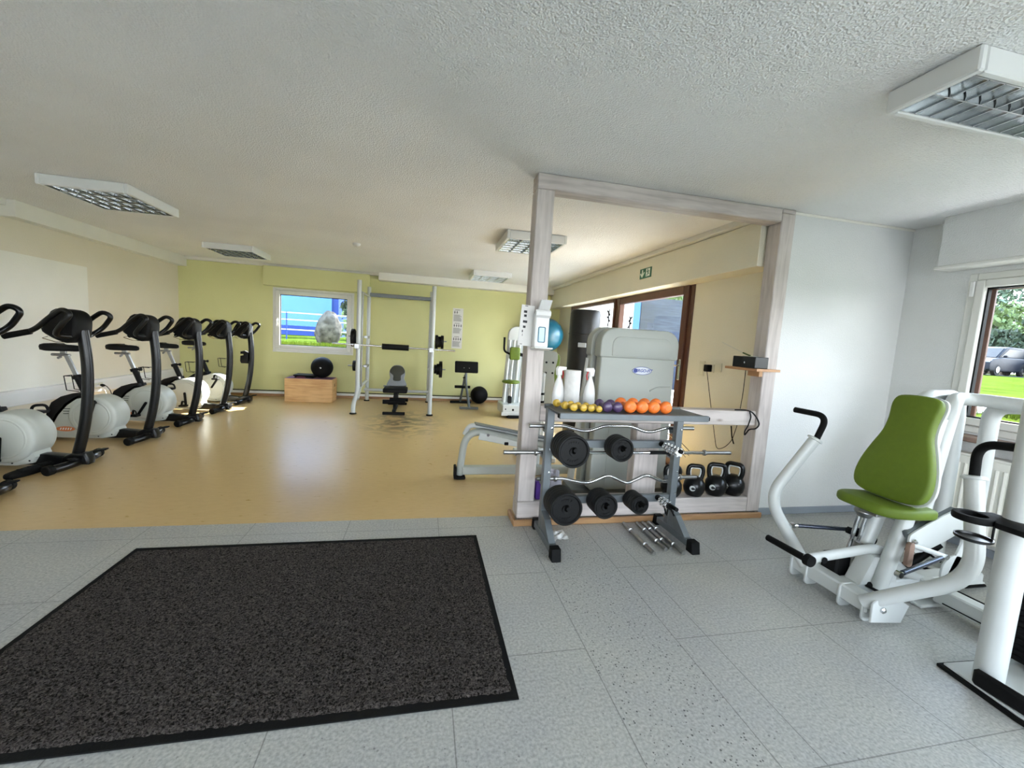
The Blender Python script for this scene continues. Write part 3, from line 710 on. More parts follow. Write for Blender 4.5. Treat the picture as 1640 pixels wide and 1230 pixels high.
# ================================================================ SMITH / SQUAT RACK
t = thing('squat_rack', 'tall grey steel squat rack with four posts in front of the green wall', 'squat rack', (-.44, 7.6, 0))
def loc(b): return b
ox, oy = -.44, 7.6
def L3(x, y, z): return (x - ox, y - oy, z)
A('rack_light', 'b9bdbb', 0.35, 0.1, 0.03, 6, coat=0.2)
for s, xf, xb in ((-1, -1.0, -1.02), (1, .14, .125)):
    xo = xf - .055 if s < 0 else xf + .0
    MB().tube([L3(xo, 6.93, .02), L3(xo, 6.94, .17), L3(xf, 6.95, .33), L3(xf, 6.95, 2.10)], .034, 16, .08).build('front_post', 'rack_light', t)
    MB().lathe([(.055, 0), (.055, .014), (.04, .02), (0, .02)], L3(xo, 6.93, .0), (0, 0, 1), 20).build('foot_cap', 'rubber', t)
    MB().tube([L3(xb, 8.30, .02), L3(xb, 8.30, 2.14)], .034, 16).build('rear_post', 'rack_light', t)
    MB().lathe([(.052, 0), (.052, .014), (.04, .02), (0, .02)], L3(xb, 8.30, .0), (0, 0, 1), 20).build('foot_cap', 'rubber', t)
    MB().tube([L3(xf, 6.97, .24), L3(xf, 7.3, .40), L3(xb, 8.28, .40)], .027, 12, .1).build('side_rail', 'rack_light', t)
    MB().tube([L3(xf, 6.97, 1.93), L3(xb, 8.28, 1.97)], .02, 12).build('side_rail', 'rack_light', t)
    # catch rods running up beside the posts
    for yy in (7.08, 7.16):
        MB().tube([L3(xf + s * -.03, yy, .42), L3(xf + s * -.03, yy, 1.94)], .009, 8).build('guide_rod', 'steel_brushed', t)
    MB().box(xf - ox - .05, xf - ox + .02, 6.86 - oy, 6.92 - oy, 1.04, 1.12, .006).build('bar_hook', 'steel_brushed', t)
    for zz, xx in ((1.215, 1), (.685, 1)):
        MB().tube([L3(xb, 8.0 + .0, zz), L3(xb + s * .30, 8.0, zz)], .0125, 12).box(xb - ox - .03, xb - ox + .03, 7.97 - oy, 8.33 - oy, zz - .022, zz + .022, .004).build('plate_peg', 'steel_brushed', t)
MB().box(-1.02 - ox, .125 - ox, 8.27 - oy, 8.33 - oy, 1.965, 2.035, .006).build('top_bar', 'rack_grey', t)
MB().tube([L3(-1.02, 8.0, .255), L3(.125, 8.0, .245)], .027, 14).build('low_bar', 'rack_light', t)
for xb in (-1.02, .125):
    MB().tube([L3(xb, 8.0, .25), L3(xb, 8.30, .25)], .024, 12).build('low_brace', 'rack_light', t)
# barbell on the hooks and its pad
o = MB().tube([(-1.37, 6.88, 1.105), (.51, 6.88, 1.085)], .0125, 12).lathe([(.02, 0), (.02, .02), (0, .02)], (-1.08, 6.88, 1.10), (1, 0, 0), 14).lathe([(.02, 0), (.02, .02), (0, .02)], (.21, 6.88, 1.085), (1, 0, 0), 14).build('barbell', 'chrome')
tag(o, 'long chrome barbell resting across the squat rack, wearing a black pad', 'barbell')
tag(MB().tube([(-.635, 6.88, 1.097), (-.225, 6.88, 1.093)], .046, 20).build('bar_pad', 'black_matt'), 'black foam pad wrapped round the middle of the squat rack barbell', 'bar pad')
def plate_mesh(r, w, hole=.014, lip=.012):
    """axis +Y at origin, front face looking to -Y; returns an MB"""
    rr = r
    pr = [(hole, -.0), (hole + .014, 0), (hole + .016, w * .22), (rr - lip * 1.6, w * .25), (rr - lip, 0.0), (rr - .003, 0), (rr, .003), (rr, w - .003), (rr - .003, w), (rr - lip, w), (rr - lip * 1.6, w * .75), (hole + .016, w * .78), (hole + .014, w), (hole, w)]
    b = MB(); seg = 40; rings = []
    for q, h in pr: rings.append([b.bm.verts.new((q * math.cos(2 * PI * k / seg), h, q * math.sin(2 * PI * k / seg))) for k in range(seg)])
    rings.append(rings[0])
    for a_, c_ in zip(rings, rings[1:]):
        for k in range(seg): b._f([a_[k], a_[(k + 1) % seg], c_[(k + 1) % seg], c_[k]])
    # raised lettering blocks on the web
    for base in (90, 270):
        for k in range(5):
            a = math.radians(base + (k - 2) * 15)
            rm = (rr - lip + hole) / 2 + .008
            b.box(-.005, .005, w * .10, w * .25, -.006, .006, 0, mtx=Matrix.Translation((rm * math.cos(a), 0, rm * math.sin(a))) @ Matrix.Rotation(-a + PI / 2, 4, 'Y'))
    return b
PM = {}
def plate(r, w, loc_, rz, label, group=None, tilt=0):
    k = (round(r, 3), round(w, 3))
    if k not in PM:
        o = plate_mesh(r, w).build('weight_plate', 'iron', None, 40); PM[k] = o.data
    else:
        o = bpy.data.objects.new('weight_plate', PM[k]); COL.objects.link(o)
    o.location = loc_; o.rotation_euler = (tilt, 0, rz)
    return tag(o, label, 'weight plate', group)
x = -1.155
for i, (r, w) in enumerate(((.13, .045), (.16, .055))):
    x -= w + .006; plate(r, w, (x + w, 8.0, 1.19), PI / 2, ['small inner black plate on the upper left peg of the squat rack', 'large outer black plate on the upper left peg in front of the window corner'][i])
x = -1.18
for i, (r, w) in enumerate(((.095, .05),)):
    x -= w + .003; plate(r, w, (x + w, 8.0, .685), PI / 2, 'single black plate on the lower left peg of the squat rack')
x = .215
lab = ['inner black plate on the upper right peg of the squat rack', 'middle smaller black plate on the upper right peg of the squat rack', 'outermost tall black plate on the upper right peg of the squat rack']
for i, (r, w) in enumerate(((.13, .05), (.105, .045), (.125, .05))):
    plate(r, w, (x + w, 8.0, 1.20), PI / 2, lab[i]); x += w + .004
    bpy.context.view_layer.update()
for o in [o for o in bpy.data.objects if o.name.startswith('weight_plate')]: pass
x = .215
lab = ['smallest inner black plate on the lower right peg of the squat rack', 'middle black plate on the lower right peg of the squat rack', 'widest black plate, outermost on the lower right peg of the squat rack']
for i, (r, w) in enumerate(((.085, .04), (.105, .045), (.155, .055))):
    plate(r, w, (x + w, 8.0, .685), PI / 2, lab[i]); x += w + .004

# ================================================================ ADJUSTABLE BENCH in the rack
t = thing('weight_bench', 'adjustable bench with grey and black backrest standing inside the squat rack', 'bench', (-.43, 7.3, 0))
tilt = Matrix.Translation((0, .22, .40)) @ Matrix.Rotation(math.radians(-22), 4, 'X')
bp = smooth_poly([(-.16, 0), (-.155, .06), (-.12, .14), (-.135, .22), (-.12, .30), (-.06, .37), (.06, .37), (.12, .30), (.135, .22), (.12, .14), (.155, .06), (.16, 0), (.0, -.01)], 3)
b_ = MB().prism(bp, -.03, .03, 'y', .015, mtx=tilt, seg=3).build('backrest', 'bench_grey', t)
MB().prism(smooth_poly([(-.06, .09), (-.065, .18), (-.125, .235), (-.115, .30), (-.055, .355), (.055, .355), (.115, .30), (.125, .235), (.065, .18), (.06, .09)], 3), -.036, -.029, 'y', .003, mtx=tilt).build('backrest_cover', 'bench_olive', b_)
MB().box(-.195, .195, -.23, .14, .33, .405, .02, seg=3).build('seat', 'black_matt', t)
b = MB().box(-.03, .03, -.12, .55, .22, .27, .006).box(-.028, .028, -.36, .62, .03, .075, .006)
b.tube([(0, -.05, .32), (0, -.12, .05)], .03, 10).tube([(0, .25, .38), (0, .42, .06)], .028, 10)
b.build('frame', 'black_matt', t)
MB().box(-.175, .175, -.40, -.35, .0, .045, .006).build('front_foot', 'black_matt', t, 0)
MB().box(-.17, .17, .60, .65, .0, .045, .006).build('rear_foot', 'black_matt', t, 0)
MB().tube([(-.19, -.22, .185), (.17, -.22, .185)], .036, 14).build('leg_roller', 'rubber', t)
MB().tube([(-.09, -.10, .205), (.21, -.10, .205)], .03, 14).build('leg_roller', 'rubber', t)
MB().tube([(-.215, .15, .40), (-.13, .15, .40)], .014, 10).build('adjuster_knob', 'bench_grey', t)

# preacher curl stand
t = thing('curl_stand', 'black preacher curl stand with slanted arm pad beside the green wall', 'curl bench', (.82, 7.95, 0))
MB().box(-.22, .22, -.03, .03, -.11, .11, .018, seg=3, mtx=Matrix.Translation((0, 0, .755)) @ Matrix.Rotation(math.radians(-18), 4, 'X')).build('arm_pad', 'black_matt', t)
for k in (-.05, .05): MB().lathe([(.008, 0), (.008, .004), (0, .004)], (k, -.035, .74), (0, -1, .2), 10).build('pad_bolt', 'chrome', t)
MB().tube([(0, .03, .70), (.0, -.02, .45), (.05, -.32, .03)], .024, 12, .05).tube([(-.02, 0, .60), (-.06, .35, .04)], .022, 12).build('post', 'rack_grey', t)
MB().box(-.13, .22, -.35, -.30, 0, .045, .006).build('front_foot', 'rack_grey', t, 0)
MB().box(-.26, .16, .33, .38, 0, .05, .01).build('rear_foot', 'black_matt', t, 0)
MB().tube([(-.20, .12, .36), (.10, .12, .36)], .028, 12).build('roller', 'rubber', t)
MB().tube([(-.02, -.03, .56), (-.06, -.05, .555)], .012, 8).build('adjuster_knob', 'black_matt', t)

# wooden plyo box, mat, step, balls
t = thing('wooden_box', 'pine wooden box with cut-out handle standing against the green wall below the window', 'box', (-1.965, 8.15, 0))
MB().box(-.395, .395, -.20, -.18, 0, .415, .003).box(-.395, .395, .18, .20, 0, .415, .003).box(-.393, .393, -.18, .18, .395, .415).build('front_panel', 'box_wood', t, 0)
MB().box(.375, .397, -.182, .182, .002, .41, .002).box(-.397, -.375, -.182, .182, .002, .41, .002).build('end_panel', 'box_wood_y', t, 0)
MB().lathe([(0, 0), (.028, 0), (.028, .002), (0, .002)], (.397, -.02, .30), (1, 0, 0), 18, sx=.7).build('handle_hole', 'stone_dark', t)
tag(MB().box(-2.35, -1.58, 7.96, 8.34, .4155, .422, .002).build('exercise_mat', 'plum_mat', smooth=0), 'thin plum mat lying on top of the pine box', 'mat')
tag(MB().box(-2.22, -1.90, 8.02, 8.3, .4225, .455, .012).box(-2.24, -1.88, 8.0, 8.31, .456, .478, .01).prism([(-2.2, .4225), (-2.02, .4225), (-2.06, .45), (-2.16, .45)], 8.0, 8.02, 'y', mi=1).build('folded_mat', ['black_matt', 'maroon'], None, 0), 'dark folded pad with maroon stripes on the pine box beside the black ball', 'folded pad')
tag(MB().sphere((-1.80, 8.20, .42 + .192), .190, 32, 20).lathe([(0, 0), (.05, 0), (.05, .001), (0, .001)], (-1.79, 8.012, .615), (0, -1, 0), 6, mi=1, sx=.4, sy=.3).build('slam_ball', ['rubber', 'white_plastic']), 'large black exercise ball sitting on the pine box', 'ball')
tag(MB().sphere((1.14, 8.34, .175), .175, 32, 20).build('slam_ball', 'rubber'), 'large black exercise ball on the floor beside the curl stand', 'ball')

# wall poster
b = MB().box(.555, .765, YB - .004, YB - .0005, 1.08, 1.89, 0)
for blk, (z1_, n_) in enumerate(((1.865, 11), (1.60, 9), (1.33, 9))):
    for k in range(4 if blk else 2):
        xx = .59 + .045 * k
        b.box(xx, xx + .012, YB - .0052, YB - .004, z1_ - .085, z1_ - .03, mi=1)
        b.box(xx - .006, xx + .018, YB - .0052, YB - .004, z1_ - .065, z1_ - .055, mi=1)
    b.box(.60, .70, YB - .0052, YB - .004, z1_ - .015, z1_ - .008, mi=1)
    for k in range(n_):
        b.box(.575, .575 + random.uniform(.12, .165), YB - .0052, YB - .004, z1_ - .112 - .0125 * k, z1_ - .105 - .0125 * k, mi=2)
A('ink_grey', '8d8c8a', 0.8)
tag(b.build('exercise_poster', ['paper', 'ink', 'ink_grey'], None, 0), 'tall narrow exercise instruction poster on the green wall right of the squat rack', 'poster')
# ================================================================ DUMBBELL / PLATE RACK
t = thing('weight_rack', 'grey steel weight rack with tray top and angled feet in front of the timber frame', 'weight rack', (1.3, 2.55, 0))
ox, oy = 1.3, 2.55
def L3(x, y, z): return (x - ox, y - oy, z)
UY = 2.60
for xu in (.835, 1.79):
    x_ = xu - ox
    MB().box(x_ - .025, x_ + .025, UY - oy - .02, UY - oy + .03, .07, .895, .003).build('upright', 'rack_grey', t, 0)
    f = MB().box(x_ - .026, x_ + .026, 2.30 - oy, 2.735 - oy, .022, .068, .003)
    f.prism([(2.38 - oy, .068), (UY - oy - .018, .068), (UY - oy - .018, .20), (2.50 - oy, .17)], x_ - .022, x_ + .022, 'x', .002)
    ff = f.build('foot', 'rack_grey', t, 0)
    for y0, y1 in ((2.275, 2.345), (2.715, 2.765)):
        MB().prism([(y0 - oy, 0), (y1 - oy, 0), (y1 - oy, .075), (y0 - oy + (.015 if y0 < 2.5 else 0), .075)] if y0 < 2.5 else [(y0 - oy, 0), (y1 - oy, 0), (y1 - oy - .01, .075), (y0 - oy, .075)], x_ - .03, x_ + .03, 'x', .004).build('rubber_foot', 'rubber', ff, 0)
    for zz in (.30, .46, .62, .76):
        MB().lathe([(0, 0), (.008, 0), (.008, .006), (0, .008)], L3(xu + .01, UY - .02, zz), (0, -1, 0), 6).build('bolt', 'chrome', t)
for zz in (.655, .265):
    MB().box(.86 - ox, 1.765 - ox, UY - oy - .012, UY - oy + .026, zz - .028, zz + .024, .003).build('crossbar', 'rack_grey', t, 0)
# tray
MB().box(.80 - ox, 1.80 - ox, 2.335 - oy, 2.615 - oy, .898, .906, .001).build('tray', 'shelf_dark', t, 0)
MB().box(.80 - ox, 1.80 - ox, 2.305 - oy, 2.334 - oy, .875, .912, .003).box(.80 - ox, 1.80 - ox, 2.616 - oy, 2.64 - oy, .885, .915, .003).box(.83 - ox, .86 - ox, 2.335 - oy, 2.60 - oy, .876, .897, .002).box(1.74 - ox, 1.77 - ox, 2.335 - oy, 2.60 - oy, .876, .897, .002).build('tray_rail', 'rack_grey', t, 0)
for xx in (.792, 1.80): MB().box(xx - ox, xx - ox + .012, 2.31 - oy, 2.33 - oy, .88, .905, .003).build('rail_cap', 'rubber', t, 0)
# pegs
pegs = [(.945, .66), (1.30, .66), (1.66, .66), (.925, .285), (1.205, .285), (1.455, .285), (1.67, .27)]
PL = [.21, .19, .235, .215, .20, .215, .235]
for (px_, pz_), ln in zip(pegs, PL):
    MB().tube([L3(px_, UY - .012, pz_), L3(px_, UY - .012 - ln, pz_ + .006)], .0135, 14).lathe([(.02, 0), (.02, .012), (0, .012)], L3(px_, UY - .012, pz_), (0, -1, 0), 12).build('peg', 'black_matt', t)
for xu in (.835, 1.79):   # bar hooks behind the uprights
    for zz in (.752, .572, .388):
        MB().box(xu - ox - .02, xu - ox + .02, UY - oy + .03, UY - oy + .085, zz - .035, zz - .017, .003).box(xu - ox - .02, xu - ox + .02, UY - oy + .078, UY - oy + .085, zz - .017, zz + .012, .002).build('bar_hook', 'rack_grey', t, 0)
# plates: every plate its own
def stack(px_, pz_, sizes, names):
    y = UY - .026
    for (r, w), nm in zip(sizes, names):
        y -= w + .0015
        plate(r, w, (px_, y, pz_ - .012 + .0005), 0, nm)
def nm(n, where):
    o_ = {2: ['back', 'front'], 4: ['rearmost', 'second from the back', 'third from the back', 'front'], 5: ['rearmost', 'second from the back', 'middle', 'second from the front', 'front']}[n]
    return ['%s large black plate on the %s peg of the weight rack' % (q, where) for q in o_]
def nm2(n, size, where):
    o_ = {3: ['rearmost', 'middle', 'front'], 4: ['rearmost', 'second from the back', 'third from the back', 'front'], 5: ['rearmost', 'second from the back', 'middle', 'second from the front', 'front']}[n]
    return ['%s %s black plate on the %s peg of the weight rack' % (q, size, where) for q in o_]
stack(.945, .66, [(.105, .032)] * 4 + [(.105, .032)], nm2(5, 'large', 'upper left'))
stack(1.30, .66, [(.082, .027)] * 4, nm2(4, 'medium', 'upper middle'))
stack(.925, .285, [(.107, .032)] * 5, nm2(5, 'large', 'lower left'))
stack(1.205, .285, [(.083, .027)] * 5, nm2(5, 'medium', 'lower second'))
stack(1.455, .285, [(.064, .025)] * 5, nm2(5, 'small', 'lower third'))
# star collars on the right pegs
def collar(loc_, label, m='chrome'):
    b = MB(); n = 36; pts = []
    for k in range(n):
        a = 2 * PI * k / n; r = .027 + .006 * math.cos(6 * a); pts.append((r * math.cos(a), r * math.sin(a)))
    b.prism(pts, 0, .018, 'y', .002); b.lathe([(.0145, .018), (.02, .018), (.02, .03), (.0145, .03)], (0, 0, 0), (0, 1, 0), 18)
    o = b.build('star_collar', m); o.location = loc_
    return tag(o, label, 'collar')
y = UY - .05
for k in range(5):
    m = collar((1.66, y - .034, .655), ['rearmost', 'second from the back', 'middle', 'second from the front', 'front'][k] + ' chrome star collar on the upper right peg of the weight rack')
    y -= .036
tag(bpy.data.objects[m.name], 'white faced star collar at the front of the upper right peg', 'collar'); m.data = m.data.copy(); m.data.materials[0] = M['white_plastic']
y = UY - .05
for k in range(3):
    collar((1.67, y - .034, .268), ['rearmost', 'middle', 'front'][k] + ' chrome star collar on the lower right peg of the weight rack'); y -= .036
for k in (-1, 1):
    o = MB().lathe([(.018, 0), (.018, .03), (.009, .03)], (0, 0, 0), (0, 1, 0), 16).tube([(.012 * k, .01, -.012), (.038 * k, -.02, -.042)], .006, 8).tube([(-.012 * k, .02, -.012), (-.02 * k, -.02, -.05)], .006, 8).build('spring_clip', 'black_matt')
    o.location = (1.67, 2.44 + k * .018, .262)
    tag(o, ('front' if k < 0 else 'rear') + ' black spring clip hanging on the lower right peg', 'clip')
# bars behind the uprights
YBAR = 2.664
def ez(x0, x1, z, zig, label, amp=.03, sleeve=.14, knurl=True):
    b = MB(); n = len(zig); a, c = x0 + sleeve, x1 - sleeve
    pts = [(a, YBAR, z)] + [(a + (c - a) * u, YBAR, z + v * amp) for u, v in zig] + [(c, YBAR, z)]
    b.tube(pts, .0125, 12, .03)
    o = b.build('bar_shaft', 'chrome', None)
    r = thing('curl_bar', label, 'curl bar', ((x0 + x1) / 2, YBAR, z))
    o.parent = r; o.location = (-(x0 + x1) / 2, -YBAR, -z)
    for s, e in ((x0, a), (x1, c)):
        q = MB().lathe([(.0, 0), (.0145, 0), (.0145, .001)] + [(.0135 if k % 2 else .0145, .004 + .0045 * k) for k in range(int((sleeve - .02) / .0045))] + [(.022, sleeve - .012), (.022, sleeve), (0, sleeve)], (s, YBAR, z), (1 if e > s else -1, 0, 0), 14).build('threaded_sleeve', 'steel_brushed', r)
        q.location = (-(x0 + x1) / 2, -YBAR, -z)
    return r
ez(.715, 1.955, .758, [(.10, .1), (.24, -1.0), (.30, -1.0), (.42, .3), (.62, .3), (.74, -1.0), (.80, -1.0), (.92, .1)], 'upper wavy chrome curl bar with black grips on the weight rack')
ez(.79, 2.02, .39, [(.05, 0), (.20, -1.1), (.26, -1.1), (.38, .5), (.42, .5), (.54, -1.2), (.58, -1.2), (.70, .5), (.74, .5), (.86, -1.0), (.90, -1.0)], 'lower wavy chrome curl bar hanging on the weight rack')
r = thing('straight_bar', 'long straight chrome bar with threaded ends on the weight rack', 'bar', (1.42, YBAR, .575))
MB().tube([(-.66, 0, 0), (.64, 0, 0)], .0125, 12).build('bar_shaft', 'chrome', r)
MB().tube([(.20, 0, 0), (.40, 0, 0)], .0142, 12).build('knurled_grip', 'black_matt', r)
for s in (-1, 1):
    MB().lathe([(0, 0), (.0145, 0)] + [(.0135 if k % 2 else .0147, .004 + .005 * k) for k in range(42)] + [(.022, .215), (.022, .228), (0, .228)], (s * .87, 0, 0), (-s, 0, 0), 14).build('threaded_sleeve', 'steel_brushed', r)

# dumbbells on the tray: built once per colour, then copied
def dumbbell(r, ln, m, label, group):
    hl = ln * .30
    q = thing('dumbbell', label, 'dumbbell', (0, 0, 0), 0, group)
    for s in (-1, 1):
        pr = [(0, 0), (r * .55, .002), (r * .86, hl * .16), (r, hl * .42), (r, hl * .62), (r * .84, hl * .88), (r * .5, hl), (0, hl)]
        b = MB().lathe(pr, (0, s * ln / 2, 0), (0, -s, 0), 18)
        if m == 'orange_vinyl' : b.lathe([(0, -.001), (r * .4, -.001), (r * .4, .004)], (0, s * ln / 2, 0), (0, -s, 0), 18)
        b.build('head', m, q, 28 if m == 'yellow_vinyl' else 50)
    MB().tube([(0, -ln / 2 + hl * .9, 0), (0, ln / 2 - hl * .9, 0)], r * .42, 12).build('handle', m, q)
    return q
TZ = .9062
def place(proto_args, items, cat):
    pr = None
    for (x, y, rz, lab) in items:
        if pr is None: pr = dumbbell(*proto_args); o = pr
        else: o = dup(pr)
        o.location = (x, y, TZ + proto_args[0]); o.rotation_euler = (0, 0, rz); o['label'] = lab
place((.026, .125, 'yellow_vinyl', '', 'yellow dumbbells on the tray'), [
    (.872, 2.515, .35, 'yellow dumbbell at the left end of the tray, lying farthest left'),
    (.926, 2.455, -.12, 'yellow dumbbell second from the left end of the tray')], 0)
place((.0235, .12, 'yellow_vinyl', '', 'yellow dumbbells on the tray'), [
    (.980, 2.450, .05, 'yellow dumbbell third from the left, in the middle of the yellow row'),
    (1.031, 2.445, .0, 'yellow dumbbell second from the purple ones')], 0)
place((.021, .115, 'yellow_vinyl', '', 'yellow dumbbells on the tray'), [(1.078, 2.43, 0, 'small yellow dumbbell touching the purple ones')], 0)
place((.034, .155, 'purple_vinyl', '', 'purple dumbbells on the tray'), [
    (1.137, 2.46, .06, 'left purple dumbbell next to the yellow ones'), (1.208, 2.455, -.02, 'right purple dumbbell next to the orange ones')], 0)
place((.041, .175, 'orange_vinyl', '', 'orange dumbbells on the tray'), [
    (1.288, 2.455, .04, 'orange dumbbell farthest left, beside the purple ones'), (1.372, 2.455, 0, 'second orange dumbbell from the left'),
    (1.456, 2.455, -.02, 'third orange dumbbell from the left'), (1.540, 2.455, 0, 'orange dumbbell at the right end of the row')], 0)

# loose dumbbell bars on the floor
def floor_bar(a, b_, label):
    a = Vector(a); b_ = Vector(b_); L = (b_ - a).length
    q = MB(); r = .013
    th = [(r if k % 2 else r - .0012, .003 + k * .0042) for k in range(26)]
    e = th[-1][1]
    pr = [(0, 0), (r, 0)] + th + [(.019, e + .004), (.019, e + .014), (.0135, e + .016), (.0142, L / 2)]
    pr2 = pr + [(q_[0], L - q_[1]) for q_ in pr[::-1][1:]]
    q.lathe(pr2, (0, 0, 0), (0, 1, 0), 14)
    o = q.build('dumbbell_bar', 'steel_brushed'); o.location = (a.x, a.y, .0195)
    d = b_ - a; o.rotation_euler = (0, 0, math.atan2(-d.x, d.y))
    return tag(o, label, 'dumbbell bar', 'bare dumbbell bars on the floor')
floor_bar((1.492, 2.285), (1.500, 2.725), 'bare steel dumbbell bar lying alone on the tiles, leftmost of the loose bars')
floor_bar((1.602, 2.325), (1.606, 2.72), 'bare steel dumbbell bar, left one of the trio beside the rack foot')
floor_bar((1.645, 2.335), (1.655, 2.725), 'bare steel dumbbell bar, middle one of the trio beside the rack foot')
floor_bar((1.692, 2.27), (1.708, 2.73), 'bare steel dumbbell bar lying against the right rack foot')
# crumpled tissue
def crumple(c, sx, sy, sz, seed, m, name, n=14):
    b = MB(); rnd = random.Random(seed); g = []
    for j in range(n + 1):
        row = []
        for i in range(n + 1):
            u, v = i / n - .5, j / n - .5
            h = abs(noise.noise(Vector((u * 2.6 + seed, v * 2.6, seed)))) * sz * 1.6 * (1 - 1.2 * max(abs(u), abs(v)))
            row.append(b.bm.verts.new((c[0] + u * sx * (1 + .25 * noise.noise(Vector((v * 6, seed, 1)))), c[1] + v * sy * (1 + .3 * noise.noise(Vector((u * 6, seed, 4)))), c[2] + .002 + max(0, h))))
        g.append(row)
    for j in range(n):
        for i in range(n): b._f([g[j][i], g[j][i + 1], g[j + 1][i + 1], g[j + 1][i]])
    o = b.build(name, m, None, 30)
    md = o.modifiers.new('s', 'SOLIDIFY'); md.thickness = .0015; md.offset = 1
    return o
p = onz(892, 858)
tag(crumple((p.x + .01, p.y, 0), .11, .13, .045, 8, 'cloth_white', 'tissue'), 'crumpled white tissue on the tiles behind the left rack foot', 'tissue')

# ================================================================ THINGS ON THE TIMBER FRAME
def kettlebell(x, label, s=1.0, rz=0):
    t = thing('kettlebell', label, 'kettlebell', (x, 2.872, .170), rz, 'kettlebells on the timber sill')
    t.scale = (s, s, s)
    MB().lathe([(0, 0), (.052, 0), (.062, .006), (.078, .035), (.085, .072), (.080, .105), (.062, .138), (.04, .155), (0, .160)], (0, 0, 0), (0, 0, 1), 28).build('body', 'black_gloss', t, 60)
    MB().tube([(-.045, 0, .125), (-.062, 0, .19), (-.052, 0, .245), (.052, 0, .245), (.062, 0, .19), (.045, 0, .125)], .0165, 14, .05, n=8).build('handle', 'black_gloss', t)
    m = MB().tube([(-.032, 0, .150), (-.044, 0, .19), (-.037, 0, .228), (.037, 0, .228), (.044, 0, .19), (.032, 0, .150)], .008, 8, .035)
    m.build('handle_lining', 'steel_white', t)
    MB().lathe([(0, 0), (.022, 0), (.022, .003), (0, .003)], (-.035, -.072, .075), (-.42, -1, .0), 20).box(-.0015, .0015, -.001, .001, -.006, .006, mi=1, mtx=Matrix.Translation((-.0365, -.0765, .075)) @ Matrix.Rotation(-.4, 4, 'Z')).build('weight_badge', ['steel_white', 'ink'], t, 0)
    return t
kettlebell(1.965, 'black kettlebell half hidden behind the right upright of the weight rack', .96, -.25)
kettlebell(2.17, 'black kettlebell nearest the rack upright, second from the left on the sill', .98, -.3)
kettlebell(2.365, 'black kettlebell second from the right timber post on the sill', 1.02, -.45)
kettlebell(2.530, 'black kettlebell touching the right timber post at the end of the sill', 1.04, -.9)

def spray(x, y, label, rz, red=True):
    t = thing('spray_bottle', label, 'spray bottle', (x, y, .873), rz)
    MB().lathe([(0, 0), (.046, 0), (.050, .008), (.049, .08), (.043, .125), (.030, .17), (.015, .20), (.014, .215), (0, .215)], (0, 0, 0), (0, 0, 1), 22, sx=1, sy=.75).build('bottle', 'white_plastic', t, 50)
    MB().prism([(-.025, .215), (.016, .215), (.018, .25), (.062, .252), (.062, .275), (-.015, .28), (-.032, .262)], -.013, .013, 'y', .004).build('spray_head', 'white_plastic', t)
    MB().tube([(.028, 0, .252), (.045, 0, .22), (.033, 0, .19)], .005, 8, .02).build('trigger', 'red_plastic', t)
    return t
spray(.975, 2.89, 'white spray bottle with red trigger left of the paper roll on the timber rail', .5)
spray(1.215, 2.885, 'white spray bottle with red trigger right of the paper roll on the timber rail', 3.6)
b = MB(); p0, seg = [], 36
b.lathe([(.02, 0), (.058, 0), (.058, .255), (.02, .255), (.02, .25), (.02, 0)], (1.075, 2.88, .873), (0, 0, 1), 36)
tag(b.build('paper_roll', 'cloth_white', None, 40), 'tall white paper towel roll standing on the timber rail behind the yellow dumbbells', 'paper roll')

# disinfectant dispenser on the left post
t = thing('dispenser', 'white wall dispenser with blue liquid window on the left timber post', 'dispenser', (.772, 2.80, 1.27))
MB().box(-.048, .052, -.075, -.001, .01, .235, .012, seg=3).build('body', 'white_plastic', t)
MB().box(-.024, .026, -.079, -.0745, .045, .15, .006).build('liquid_window', 'blue_liquid', t)
MB().prism([(-.12, .005), (-.03, -.008), (-.001, -.008), (-.001, .012), (-.03, .012), (-.115, .014)], -.05, .075, 'x', .004).build('drip_tray', 'white_plastic', t)
MB().prism([(-.075, .21), (-.095, .225), (-.10, .25), (-.08, .262), (-.06, .24), (-.03, .235)], -.052, .054, 'x', .006).build('pump_cover', 'white_plastic', t)
MB().prism([(-.12, .325), (-.105, .328), (-.02, .26), (-.02, .238), (-.05, .245)], -.028, .05, 'x', .003).build('arm_lever', 'white_plastic', t)
b = MB().box(-.075, .02, 0, .002, 0, .275, 0)
for k, zz in enumerate((.232, .205, .165, .13, .10, .075)):
    b.box(-.055 + .004 * (k % 2), -.032 + (.008 if k == 2 else 0) - (.016 if k > 3 else 0), -.0008, 0, zz - .01, zz + .006, mi=1)
b.box(-.05, -.03, -.0008, 0, .266, .27, mi=1).box(-.06, -.045, -.0008, 0, .008, .012, mi=1)
o = b.build('paper_notice', ['paper', 'ink'], None, 0); o.location = (.700, 2.792, 1.285); o.rotation_euler = (0, .05, .12)
tag(o, 'white paper notice with small pictures fixed to the left timber post beside the dispenser', 'notice')

